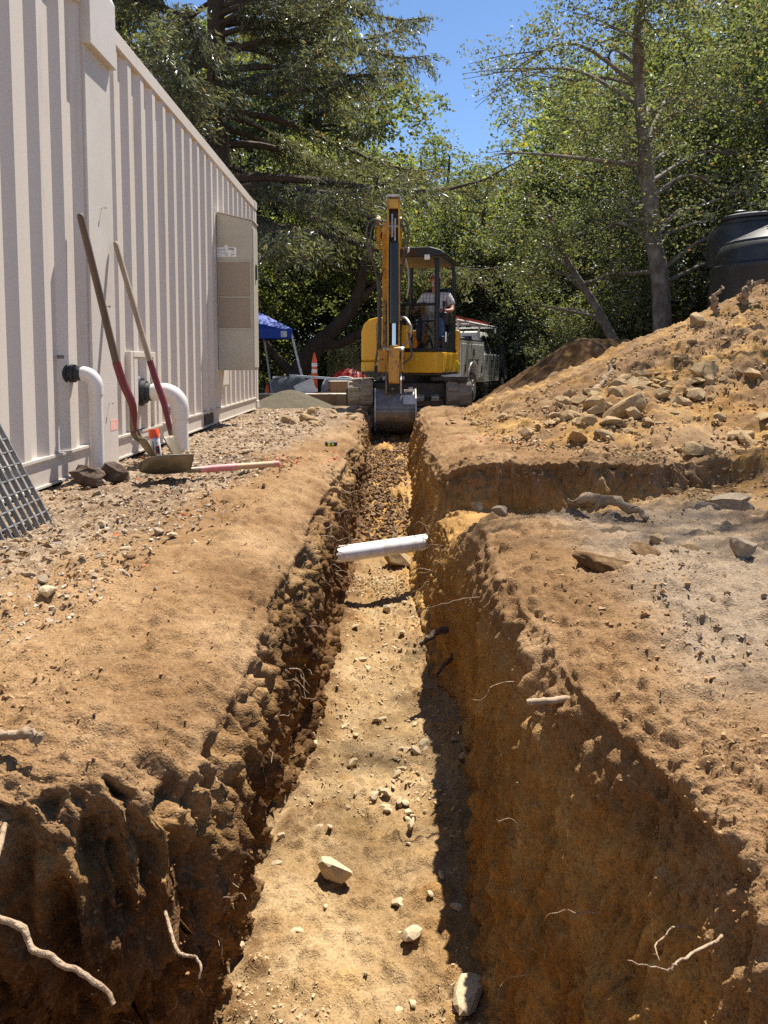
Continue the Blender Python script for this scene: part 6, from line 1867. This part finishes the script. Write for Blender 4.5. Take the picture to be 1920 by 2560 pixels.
root_obj('bent woody stub upright on the crest of the spoil heap', [(4.0, 8.35, 1.22), (4.02, 8.33, 1.40), (4.08, 8.30, 1.52), (4.20, 8.28, 1.55)], 0.05, M_WOODLOG, 22, name='branch', cat='branch', jit=0.03, seed=15)
root_obj('splintered root stub at the top of the spoil heap', [(3.72, 8.35, 1.15), (3.70, 8.33, 1.36), (3.78, 8.32, 1.50)], 0.035, M_WOODLOG, 22, name='branch', cat='branch', jit=0.03, seed=16)
root_obj('pale flat wood splinter at the left edge of the near bank', [(-0.80, 1.24, 0.02), (-0.66, 1.235, 0.03), (-0.59, 1.225, 0.022)], 0.013, M_WOODLOG, 20, name='wood_splinter', cat='wood', rb=0.5, jit=0.004, seed=21)
rd = random.Random(55)
def wild_root(x0, y0, z0, sgn, length, rd):
    """a path that leaves the wall and wanders, drooping a little"""
    p = Vector((x0 - sgn * 0.07, y0, z0))
    d = Vector((sgn, rd.uniform(-0.7, 0.7), rd.uniform(-0.5, 0.4))).normalized()
    pts = [p.copy(), p + d * 0.06]
    p = pts[-1].copy()
    for _ in range(6):
        d = (d + Vector((rd.gauss(0, 0.45), rd.gauss(0, 0.55), rd.gauss(-0.12, 0.45)))).normalized()
        d.x = sgn * abs(d.x) * 0.6 if sgn * d.x < 0 else d.x
        p = p + d * (length / 6)
        pts.append(p.copy())
    return pts
RL = 'fine pale root hanging out of the dark left trench wall'
for k in range(46):
    y_ = 1.2 * (5.0 ** rd.random())
    zt = -rd.uniform(0.14, 0.62)
    x_ = float(np.interp(zt, [-0.82, -0.3], [float(tFL(y_)), float(tXL(y_))]))
    root_obj(RL, wild_root(x_, y_, zt, 1, rd.uniform(0.05, 0.17), rd), 0.0010 + 0.0005 * y_, M_ROOT, 18, 'roots in the left trench wall', seed=k)
RR = 'fine pale root sticking out of the orange right trench wall'
for k in range(36):
    y_ = rd.choice((0.95 * (4.6 ** rd.random()), rd.gauss(4.6, 0.3)))
    zt = -rd.uniform(0.12, 0.55) if y_ < 3.3 else -rd.uniform(0.36, 0.66)
    x_ = float(np.interp(zt, [-0.82, -0.3], [float(tFR(y_)), float(tXR(y_))]))
    root_obj(RR, wild_root(x_, y_, zt, -1, rd.uniform(0.05, 0.19), rd), 0.0010 + 0.0005 * y_, M_ROOT, 18, 'roots in the right trench wall', seed=k + 100)
